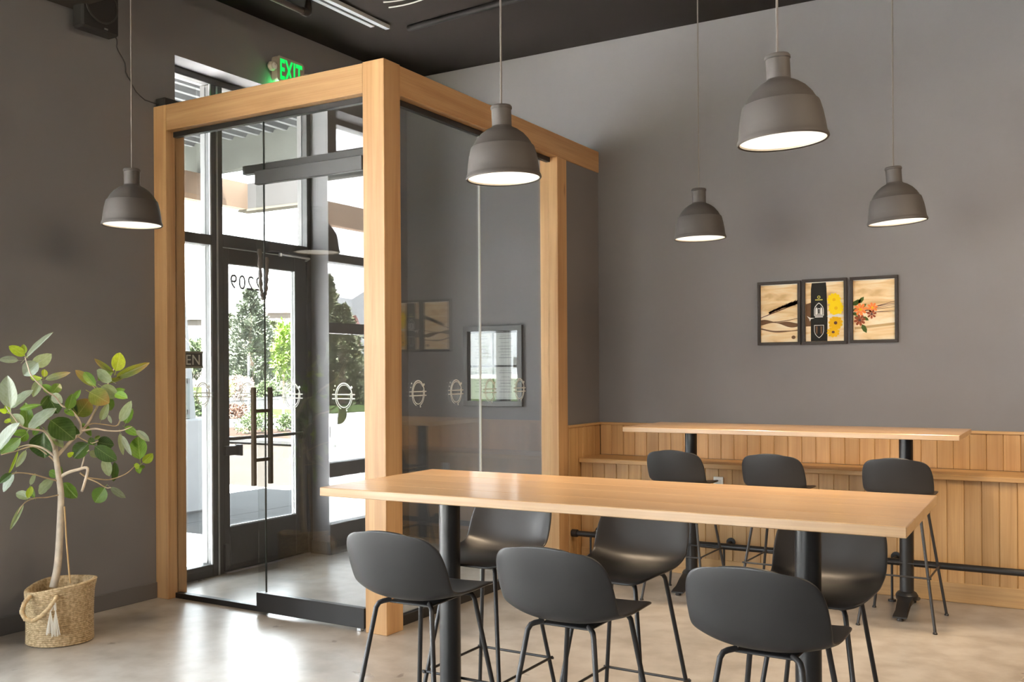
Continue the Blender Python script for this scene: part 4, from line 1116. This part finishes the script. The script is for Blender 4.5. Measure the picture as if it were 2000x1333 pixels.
LM = {'d': leaf_material('deep_green_leaf', (0.045, 0.095, 0.018), (0.22, 0.30, 0.10)),
      'g': leaf_material('green_leaf', (0.13, 0.26, 0.03), (0.36, 0.45, 0.16)),
      'y': leaf_material('young_yellow_green_leaf', (0.34, 0.46, 0.03), (0.55, 0.62, 0.2)),
      'p': leaf_material('pale_leaf', (0.30, 0.36, 0.22), (0.45, 0.50, 0.34), rough=0.45),
      'w': leaf_material('sheen_painted_leaf', (0.33, 0.39, 0.32), (0.52, 0.56, 0.48), rough=0.25),  # glossy highlights of green leaves put into a pale leaf colour
      'b': leaf_material('brown_tipped_leaf', (0.16, 0.20, 0.035), (0.40, 0.40, 0.14), tip=(0.36, 0.20, 0.07))}
def leaf_mesh(name, fold, bend, m, wavy=0.0):
    """unit leaf along +y, half width 0.5; scaled per leaf; midrib is an edge loop"""
    nu, nv = 6, 10
    vs, fs = [], []
    for j in range(nv + 1):
        t = j / nv
        wv = 0.5 * (math.sin(PI * t ** 0.90)) ** 0.62 if 0 < t < 1 else (0.012 if t <= 0 else 0.03)
        for k in range(nu + 1):
            u = -1 + 2 * k / nu
            x = u * wv
            z = fold * abs(x) - bend * (t - 0.1) ** 2 + wavy * math.sin(6 * t * PI + (2 if u > 0 else 0)) * abs(u) * 0.5
            vs.append((x, t, z))
    for j in range(nv):
        for k in range(nu):
            a = j * (nu + 1) + k
            fs.append((a, a + 1, a + nu + 2, a + nu + 1))
    st = len(vs)
    vs += [(-0.02, -0.22, 0), (0.02, -0.22, 0), (0.018, 0.02, 0.0), (-0.018, 0.02, 0.0), (0, -0.22, -0.03), (0, 0.02, -0.025)]
    fs += [(st, st + 1, st + 2, st + 3), (st + 1, st + 4, st + 5, st + 2), (st + 4, st, st + 3, st + 5)]
    me = bpy.data.meshes.new(name); me.from_pydata(vs, [], fs); me.materials.append(m)
    me.polygons.foreach_set('use_smooth', [True] * len(me.polygons))
    return me
LMESH = {k: [leaf_mesh('leaf', f, b, m, wv) for f, b, wv in ((0.25, 0.10, 0.02), (0.10, 0.22, 0.03), (0.40, 0.05, 0.05))] for k, m in LM.items()}
# base pixel, tip pixel, width / length as seen, tone   (places in the photograph's frame, first list relative to row 620, second to row 860)
L1 = [(230, 350, 455, 125, .13, 'w'), (215, 335, 80, 245, .5, 'y'), (205, 320, 205, 235, .6, 'y'), (160, 375, -10, 368, .38, 'w'), (290, 420, 435, 335, .5, 'p'), (330, 395, 205, 505, .75, 'w'),
      (380, 520, 388, 450, .6, 'y'), (395, 540, 592, 482, .22, 'b'), (265, 515, 365, 530, .3, 'y'), (352, 540, 285, 690, .42, 'p'), (458, 655, 525, 572, .7, 'g'), (455, 655, 370, 585, .6, 'g'), (90, 785, 60, 512, .47, 'w'),
      (95, 790, 265, 615, .28, 'w'), (190, 700, 268, 640, .35, 'g'), (420, 680, 500, 835, .95, 'd'), (455, 665, 530, 745, .7, 'w'), (350, 770, 425, 680, .45, 'd'), (170, 797, 350, 760, .22, 'g'), (85, 840, 42, 748, .3, 'y'),
      (60, 825, -10, 805, .5, 'y'), (238, 980, 222, 742, .42, 'g'), (245, 978, 462, 772, .30, 'w'), (200, 945, 95, 845, .65, 'p'), (-10, 1150, 155, 915, .26, 'w'), (180, 1050, -5, 1190, .42, 'g'), (232, 990, 105, 1005, .5, 'g'),
      (235, 1000, 195, 1085, .5, 'g'), (90, 910, 35, 888, .6, 'y'), (380, 1000, 385, 1222, .86, 'd'), (345, 950, 285, 1025, .5, 'g'), (440, 895, 640, 1045, .72, 'd'), (395, 985, 548, 1132, .36, 'p'), (668, 858, 778, 712, .85, 'b'),
      (660, 855, 592, 695, .36, 'd'), (640, 720, 700, 630, .4, 'g'), (590, 800, 632, 668, .55, 'g'), (835, 600, 642, 452, .28, 'b'), (830, 600, 728, 475, .36, 'g'), (990, 485, 818, 362, .24, 'b'), (1005, 468, 1052, 305, .62, 'y'),
      (1010, 520, 1296, 396, .24, 'b'), (915, 560, 1068, 530, .22, 'b'), (972, 555, 822, 462, .45, 'p'), (850, 548, 975, 478, .45, 'g'), (880, 600, 1022, 692, .68, 'p'), (778, 650, 935, 735, .75, 'b'), (915, 690, 968, 808, .55, 'g'),
      (1000, 665, 1102, 700, .45, 'g'), (1000, 640, 1075, 632, .4, 'g'), (878, 892, 938, 745, .34, 'p'), (940, 850, 967, 922, .35, 'w'), (1045, 905, 1132, 735, .36, 'p'), (1088, 922, 1148, 792, .52, 'g'), (790, 1035, 715, 915, .28, 'g'),
      (1085, 955, 1185, 1015, .42, 'g'), (1178, 985, 1296, 1078, .36, 'w'), (1040, 1010, 1068, 1196, .22, 'p'), (1060, 1030, 1132, 1192, .22, 'w'), (1215, 1235, 1195, 1035, .64, 'g'), (1240, 1262, 1326, 1186, .62, 'y'), (1212, 1285, 1160, 1300, .8, 'y'),
      (1215, 1285, 1238, 1320, .6, 'g'), (842, 1085, 985, 1110, .8, 'd'), (825, 1120, 1002, 1255, .55, 'd'), (768, 1100, 640, 1222, .72, 'd'), (632, 1195, 588, 1185, .7, 'y'), (778, 1165, 852, 1212, .65, 'p'), (600, 960, 690, 1010, .5, 'd'),
      (560, 880, 610, 960, .5, 'd'), (560, 800, 640, 850, .4, 'g'), (770, 1060, 830, 1100, .6, 'd'), (820, 1060, 870, 1030, .5, 'g')]
L2 = [(905, 158, 948, 312, .48, 'p'), (992, 188, 985, 362, .28, 'd'), (910, 415, 822, 545, .78, 'g'), (958, 410, 1088, 505, .34, 'w'), (543, 372, 668, 502, .6, 'g'), (502, 312, 422, 272, .62, 'g'), (518, 322, 522, 228, .42, 'g'),
      (475, 340, 335, 468, .34, 'p'), (225, 88, 140, 238, .3, 'p'), (120, 300, 15, 442, .36, 'w'), (105, 290, -5, 375, .42, 'd'), (155, 95, 72, 305, .10, 'y'), (265, 392, 302, 288, .34, 'p'), (262, 505, 138, 460, .5, 'p'), (240, 505, 275, 400, .42, 'y'),
      (300, 500, 250, 392, .3, 'g'), (205, 555, 88, 778, .17, 'p'), (905, 150, 960, 190, .4, 'y'), (1200, 232, 1160, 210, .6, 'g'), (1195, 236, 1212, 292, .6, 'g')]
LEAVES = [(a / 4.442, 620 + b / 4.442, c / 4.442, 620 + d / 4.442, wd, t) for a, b, c, d, wd, t in L1] + [(a / 4.442, 860 + b / 4.442, c / 4.442, 860 + d / 4.442, wd, t) for a, b, c, d, wd, t in L2]
rnd = random.Random(21)
for i, (x0, y0, x1, y1, wd, tone) in enumerate(LEAVES):
    d0 = tree_depth(x0) + rnd.uniform(-0.10, 0.08)
    p0 = at(x0, y0, d0); p1 = at(x1, y1, d0 + rnd.uniform(-0.05, 0.05))
    for q in (p0, p1): q.x = max(q.x, XA + 0.07)
    ln = (p1 - p0).length
    yv_ = (p1 - p0).normalized()
    view = (CAM - p0).normalized()
    up = (view - yv_ * view.dot(yv_)).normalized()
    if tone in 'w': up = (up + Vector((-0.5, -0.4, 0.5))).normalized()        # leaves with painted highlights turn towards the window
    up = (up - yv_ * up.dot(yv_)).normalized()
    tw = rnd.uniform(-0.45, 0.45)
    up = Quaternion(yv_, tw) @ up
    xv_ = yv_.cross(up).normalized()
    seen = max(0.35, abs((view - yv_ * view.dot(yv_)).normalized().dot(up)))
    wl_ = min(wd * 1.1 / seen, 1.0) * ln
    me = LMESH[tone][i % 3]
    o = bpy.data.objects.new('leaf', me); C.objects.link(o); o.parent = ft
    sc_z = (wl_ + ln) / 2
    M = Matrix((xv_ * wl_, yv_ * ln, up * sc_z)).transposed().to_4x4()
    o.matrix_local = Matrix.Translation(p0 - org) @ M

# ------------------------------------------------------------------ outside: canopy, paving, street, planting
XO = XA - 0.30
def ground(name, m, x0, y0, x1, y1, z, label, cat): return struct(box(name, m, (x0, y0, z - 0.06), (x1, y1, z)), label, cat)
asph = mat('dark_tan_asphalt', (0.0125, 0.0105, 0.0088), rough=1.0, spec=0.03, noise=0.10, nscale=0.7)
grassm = mat('lawn_green', (0.0085, 0.0145, 0.0028), rough=1.0, spec=0.03, noise=0.25, nscale=1.5)
mulch = mat('red_brown_mulch', (0.012, 0.007, 0.0048), rough=1.0, spec=0.03, noise=0.3, nscale=4)
ground('terrain', mat('dry_ground', (0.32, 0.29, 0.22), rough=1.0), -400, -300, 60, 400, -0.16, 'wide dry ground stretching beyond the street', 'ground')
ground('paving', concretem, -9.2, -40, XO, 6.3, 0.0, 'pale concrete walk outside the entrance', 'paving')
glare_dark = mat('glare_darkened_concrete', (0.028, 0.0275, 0.027), rough=1.0, spec=0.05, noise=0.12, nscale=1.2)  # same concrete as the paving, colour darkened to hold back the sun's glare
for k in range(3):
    ground('paving_slab', glare_dark, (-9.2, -7.72, XO)[k], (6.3, 6.3, 7.40)[k], (-7.73, XO, 30)[k], 9.55, 0.0, ('outer concrete slab darkened against glare beyond the entrance', 'concrete slab darkened against glare in front of the entrance door', 'concrete slab darkened against glare along the side of the building')[k], 'paving')
ground('street', asph, -90, 9.55, 40, 15.0, -0.04, 'tan sunlit asphalt drive beyond the concrete walk', 'street')
ground('parking_lot', mat('pale_lot_concrete', (0.42, 0.41, 0.40), rough=0.95, noise=0.10, nscale=0.7), -24, -60, -9.2, 9.55, -0.045, 'tan asphalt parking lot along the front of the building', 'street')
ground('kerb', glare_dark, -90, 15.0, 40, 15.6, 0.06, 'pale concrete kerb at the edge of the planting bed', 'kerb')
ground('planting_bed', mulch, -90, 15.6, 40, 18.6, 0.03, 'strip of red brown mulch planted with low shrubs', 'planting bed')
ground('pavement', glare_dark, -90, 18.6, 40, 23.0, 0.02, 'pale pavement between two planting strips', 'pavement')
ground('lawn', grassm, -120, 23.0, 60, 28.5, 0.03, 'bright green strip of lawn beside the road', 'lawn')
ground('road', mat('grey_road', (0.0125, 0.0125, 0.0125), rough=1.0, spec=0.03), -160, 28.5, 60, 48.0, -0.03, 'grey public road between two lawns', 'road')
ground('far_lawn', grassm, -160, 48.0, 60, 75.0, 0.02, 'far green lawn under the trees across the road', 'lawn')
ground('side_lawn', grassm, -140, -150, -24.0, 9.5, -0.02, 'green lawn beyond the parking lot', 'lawn')
beamm = mat('grey_green_steel', (0.042, 0.044, 0.039), rough=0.8, spec=0.05, noise=0.12, nscale=3)
cn = empty('entrance_canopy', (XO, 6.0, 4.0), 0, 'steel canopy with corrugated soffit and tan fascia outside the entrance', 'canopy')
def cpart(nm, m, a, b): return MB().box(a[0] - XO, a[1] - 6.0, a[2] - 4.0, b[0] - XO, b[1] - 6.0, b[2] - 4.0).build(nm, m, cn)
m_ = MB()
n = 17
poly = []
for k in range(n * 4 + 1):
    x = -0.02 - 3.4 * k / (n * 4)
    poly.append((x, 0.085 if k % 4 in (1, 2) else 0.0))
pts = poly + [(u, v + 0.006) for u, v in reversed(poly)]
for k in range(len(poly) - 1):
    (u0, v0), (u1, v1) = poly[k], poly[k + 1]
    m_.add([(u0, -2.0, v0 + 0.02), (u1, -2.0, v1 + 0.02), (u1, 1.68, v1 + 0.02), (u0, 1.68, v0 + 0.02)], [(0, 1, 2, 3)])
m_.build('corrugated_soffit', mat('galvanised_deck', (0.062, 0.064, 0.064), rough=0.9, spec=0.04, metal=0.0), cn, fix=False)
cpart('steel_beam', beamm, (-9.6, 7.6, 3.70), (XO, 7.72, 4.05))
cpart('steel_beam', beamm, (-9.6, 3.9, 3.70), (XO, 4.02, 4.05))
tanm = mat('tan_fascia_board', (0.15, 0.105, 0.075), rough=0.9, spec=0.04)
cpart('fascia', tanm, (-8.62, -8.0, 3.40), (-8.5, 8.27, 3.70))
cpart('fascia', mat('grey_fascia_board', (0.020, 0.0192, 0.0188), rough=0.9, spec=0.04), (-8.62, 8.27, 3.40), (XO, 8.39, 3.70))
cpart('trim_strip', mat('pale_trim', (0.035, 0.032, 0.025), rough=0.9, spec=0.04), (-8.64, 8.25, 3.375), (XO, 8.41, 3.40))
for y in (7.66, 3.96, 0.2, -3.6): cpart('post', beamm, (-8.62, y - 0.06, 0.0), (-8.50, y + 0.06, 3.70)) if y < 3 else None
for y in (0.2, -3.6): cpart('steel_beam', beamm, (-9.6, y - 0.06, 3.70), (XO, y + 0.06, 4.0))
# column on its pedestal and the meter cabinet
ped = empty('concrete_pedestal', (-8.45, 7.16, 0), 0, 'square board marked concrete pedestal outside the sidelight', 'pedestal')
MB().box(-0.25, -0.28, 0, 0.20, 0.25, 1.0, 0.02).build('block', mat('pale_pedestal_concrete', (0.13, 0.13, 0.13), rough=0.9, noise=0.12, nscale=3), ped)
colo = empty('tapered_column', (-8.48, 7.16, 1.0), 0, 'pale tapered steel column standing on the concrete pedestal', 'column')
vs = [(-0.2, -0.20, 0), (0.12, -0.20, 0), (0.12, 0.20, 0), (-0.2, 0.20, 0), (-0.12, -0.10, 2.4), (0.02, -0.10, 2.4), (0.02, 0.04, 2.4), (-0.12, 0.04, 2.4)]
MB().add(vs, [(0, 1, 2, 3), (4, 5, 6, 7), (0, 1, 5, 4), (1, 2, 6, 5), (2, 3, 7, 6), (3, 0, 4, 7)]).build('shaft', mat('pale_grey_steel', (0.10, 0.102, 0.104), rough=0.5), colo)
mc = empty('meter_cabinet', (-8.36, 7.11, 1.0), 0, 'small grey green meter cabinet with two dark hinges on the pedestal', 'cabinet')
MB().box(0.0, -0.22, 0.001, 0.09, 0.10, 0.44, 0.006).build('body', mat('grey_green_cabinet', (0.045, 0.056, 0.052), rough=0.5), mc)
for z in (0.05, 0.38): MB().box(0.09, 0.055, z, 0.098, 0.085, z + 0.05).build('hinge', blackm, mc)
# street sign
sg_ = empty('street_sign', (-22.2, 21.6, 0), 0, 'blank white sign on a thin post across the drive', 'sign')
MB().tube([(0, 0, 0), (0, 0, 2.0)], 0.04, 8).build('post', mat('sign_post', (0.03, 0.03, 0.03)), sg_)
MB().box(-0.02, -0.17, 1.55, 0.02, 0.17, 2.0).build('plate', mat('sign_plate', (0.05, 0.05, 0.05)), sg_).rotation_euler = (0, 0, 0.8)

# planting: crowns of many small leaf blades, each plant its own object
def blades(n, shape, size, seed, flat_=0.5):
    rnd = random.Random(seed)
    vs, fs = [], []
    for _ in range(n):
        p, out = shape(rnd)
        p = Vector(p); out = Vector(out).normalized()
        s = size * rnd.uniform(0.6, 1.4)
        a = Vector((rnd.gauss(0, 1), rnd.gauss(0, 1), rnd.gauss(0, 1) * flat_)).normalized()
        a = (a * 0.7 + out).normalized()
        b = a.cross(Vector((rnd.gauss(0, 1), rnd.gauss(0, 1), rnd.gauss(0, 1)))).normalized()
        i = len(vs)
        vs += [p - b * s * 0.3, p + a * s * 0.5 - b * s * 0.1, p + a * s, p + a * s * 0.5 + b * s * 0.35]
        fs.append((i, i + 1, i + 2, i + 3))
    return MB().add(vs, fs)
def conifer_shape(h, r):
    def f(rnd):
        t = rnd.random() ** 1.3
        z = 0.06 * h + t * 0.94 * h
        lim = r * (1 - t) ** 0.8 * (0.82 + 0.18 * math.sin(t * 46)) + 0.06 * r
        a = rnd.uniform(0, 2 * PI)
        lim *= 0.80 + 0.28 * math.sin(a * 5 + t * 17) + 0.16 * math.sin(a * 3 - t * 31)
        q = lim * rnd.uniform(0.35, 1.0) ** 0.6
        return (q * math.cos(a), q * math.sin(a), z - 0.18 * q + 0.12 * q * math.sin(a * 9)), (math.cos(a), math.sin(a), 0.35)
    return f
def round_shape(r, h, z0, lumps=7, seed=1):
    rn = random.Random(seed)
    cs = [(rn.uniform(-0.55, 0.55) * r, rn.uniform(-0.55, 0.55) * r, z0 + h * rn.uniform(0.3, 0.8), rn.uniform(0.35, 0.55)) for _ in range(lumps)]
    def f(rnd):
        cx, cy, cz, k = rnd.choice(cs)
        d = Vector((rnd.gauss(0, 1), rnd.gauss(0, 1), rnd.gauss(0, 1))).normalized()
        q = rnd.uniform(0.6, 1.0)
        return (cx + d.x * r * k * q, cy + d.y * r * k * q, cz + d.z * h * k * q * 0.8), d
    return f
def leafm(name, c): 
    m = mat(name, c, rough=0.75, noise=0.45, nscale=1.2)
    return m
con1, con2, con3 = leafm('blue_green_needles', (0.055, 0.066, 0.042)), leafm('light_green_needles', (0.075, 0.087, 0.038)), leafm('pine_needles', (0.065, 0.076, 0.034))
brt, shr, barb = leafm('bright_yellow_green_foliage', (0.08, 0.125, 0.01)), leafm('light_shrub_green', (0.030, 0.048, 0.010)), leafm('coral_barberry', (0.06, 0.028, 0.016))
trk = mat('brown_tree_trunk', (0.20, 0.14, 0.10), rough=0.9)
def tree(name, x, y, h, r, m, label, kind, n, size, cat, group=None, trunk=0.12):
    t = empty(name, (x, y, 0), 0, label, cat, group)
    if kind == 'cone': blades(n, conifer_shape(h, r), size, int(abs(x * 7 + y * 3)), 0.3).build('foliage', m, t, fix=False)['kind'] = 'stuff'
    else: blades(n, round_shape(r, h * (0.7 if trunk > 0.03 else 1.0), h * (0.3 if trunk > 0.03 else 0.0), 7, int(abs(x + y))), size, int(abs(x * 3 + y * 5))).build('foliage', m, t, fix=False)['kind'] = 'stuff'
    if trunk: MB().tube([(0, 0, 0), (0.02, 0, h * 0.5), (0, 0.02, h * 0.85)], [trunk, trunk * 0.7, trunk * 0.25], 8).build('trunk', trk, t)
    return t
def dirpt(px, D): return at(px, 724.43, D)
def plant_at(name, px, D, *a, **k):
    q = dirpt(px, D); return tree(name, q.x, q.y, *a, **k)
plant_at('conifer_tree', 490, 62, 6.7, 2.9, con1, 'tall blue green conifer straight beyond the entrance door glass', 'cone', 13000, 0.24, 'tree', trunk=0.2)
plant_at('conifer_tree', 534, 72, 5.2, 2.0, con2, 'lighter green conifer just right of the tallest one across the road', 'cone', 8000, 0.25, 'tree', trunk=0.2)
plant_at('conifer_tree', 447, 76, 6.0, 2.0, con3, 'olive green conifer just left of the tallest one across the road', 'cone', 8000, 0.25, 'tree', trunk=0.2)
plant_at('leafy_tree', 372, 66, 3.6, 1.6, shr, 'low light green tree seen through the sidelight', 'round', 4500, 0.24, 'tree', trunk=0.12)
plant_at('leafy_tree', 553, 34, 3.0, 0.42, brt, 'young bright yellow green tree behind the door frame edge', 'round', 1500, 0.17, 'tree', trunk=0.045)
for i, (px, D, h, r, m, lb) in enumerate(((490, 23.4, 0.46, 0.50, shr, 'rounded light green shrub in the mulch bed, the larger one'), (557, 24.2, 0.42, 0.30, shr, 'small light green shrub in the mulch bed by the door edge'),
                                          (467, 31.5, 0.38, 0.55, barb, 'coral leaved barberry shrub at the edge of the lawn'), (430, 50, 1.3, 0.9, leafm('yellow_flowering_green', (0.13, 0.13, 0.03)), 'yellow flowering bush below the conifers'),
                                          (476, 52, 1.2, 1.0, leafm('pale_pink_blossom', (0.17, 0.12, 0.10)), 'pale pink flowering bush below the tallest conifer'), (518, 54, 0.9, 0.8, shr, 'green bush at the foot of the lighter conifer'), (380, 33, 0.8, 0.7, shr, 'low green shrub on the lawn behind the meter cabinet'))):
    q = dirpt(px, D)
    tree('shrub', q.x, q.y, h, r, m, lb, 'round', 2200, 0.055 if D < 30 else 0.11, 'shrub', trunk=0.02)
# buildings across the road
def building(px0, px1, D, h, m, label, nwin):
    a, b = dirpt(px0, D), dirpt(px1, D * 1.0)
    c = (a + b) / 2; L_ = (b - a).length; ang = math.atan2((b - a).y, (b - a).x)
    t = empty('office_building', (c.x, c.y, 0), ang, label, 'building')
    MB().box(-L_ / 2, 0, 0, L_ / 2, 8, h).build('walls', m, t)
    MB().box(-L_ / 2 - 0.2, -0.2, h, L_ / 2 + 0.2, 8.2, h + 0.35).build('parapet', mat('pale_parapet', (0.45, 0.42, 0.40)), t)
    for k in range(nwin):
        x = -L_ / 2 + L_ * (k + 0.5) / nwin
        w_ = MB().box(x - L_ / nwin * 0.22, -0.06, h * 0.25, x + L_ / nwin * 0.22, 0.0, h * 0.85).build('window', mat('dark_office_glass', (0.10, 0.14, 0.15), rough=0.2), t)
    return t
bt = mat('tan_stucco', (0.055, 0.043, 0.036), rough=0.9)
building(330, 470, 100, 6.9, bt, 'tan office block across the road on the left with dark windows', 4)
building(515, 600, 104, 7.8, bt, 'tan office block across the road behind the lighter conifer', 3)
# the view along the other way, which shows mirrored in the vestibule glass
def mirror_pt(px, D):
    q = dirpt(px, D); return Vector((q.x, 2 * (YV + 0.078) - q.y, 0))
q = mirror_pt(640, 52); tree('conifer_tree', q.x, q.y, 6.6, 2.2, con2, 'conifer on the side lawn facing the tall window', 'cone', 10000, 0.22, 'tree', trunk=0.2)
q = mirror_pt(672, 46); tree('conifer_tree', q.x, q.y, 4.6, 2.0, con3, 'shorter olive conifer on the side lawn facing the tall window', 'cone', 9000, 0.20, 'tree', trunk=0.2)
q = mirror_pt(612, 60); tree('conifer_tree', q.x, q.y, 5.5, 2.0, con1, 'blue green conifer on the side lawn beyond the parking lot', 'cone', 9000, 0.22, 'tree', trunk=0.2)
q = mirror_pt(700, 80)
rb = empty('red_building', (q.x, q.y, 0), 0.9, 'low building with ribbed red metal cladding beyond the side lawn', 'building')
redm = mat('red_metal_cladding', (0.14, 0.025, 0.02), rough=0.5)
MB().box(-9, 0, 0, 9, 6, 2.6).build('walls', bt, rb)
m_ = MB()
for k in range(60): m_.box(-9 + k * 0.3, -0.12, 2.6, -9 + k * 0.3 + 0.22, 6, 5.6)
m_.build('ribbed_cladding', redm, rb)
# far mountains
rnd = random.Random(11)
vs, fs = [], []
n = 160
for k in range(n + 1):
    a = math.radians(60 + 190 * k / n)
    R_ = 1500
    hgt = 70 + 55 * math.sin(k * 0.21 + 2.0) + 40 * math.sin(k * 0.53 + 1) + 18 * math.sin(k * 1.7) + rnd.uniform(-6, 6)
    x, y = R_ * math.cos(a), R_ * math.sin(a)
    vs += [(x, y, -5), (x * 1.1, y * 1.1, max(20, hgt)), (x * 1.2, y * 1.2, -5)]
    if k: 
        i = 3 * k
        fs += [(i - 3, i, i + 1, i - 2), (i - 2, i + 1, i + 2, i - 1)]
struct(MB().add(vs, fs).build('mountains', mat('hazy_mountain', (0.045, 0.048, 0.052), rough=1.0), fix=False), 'hazy pale mountain ridge on the horizon', 'mountains')
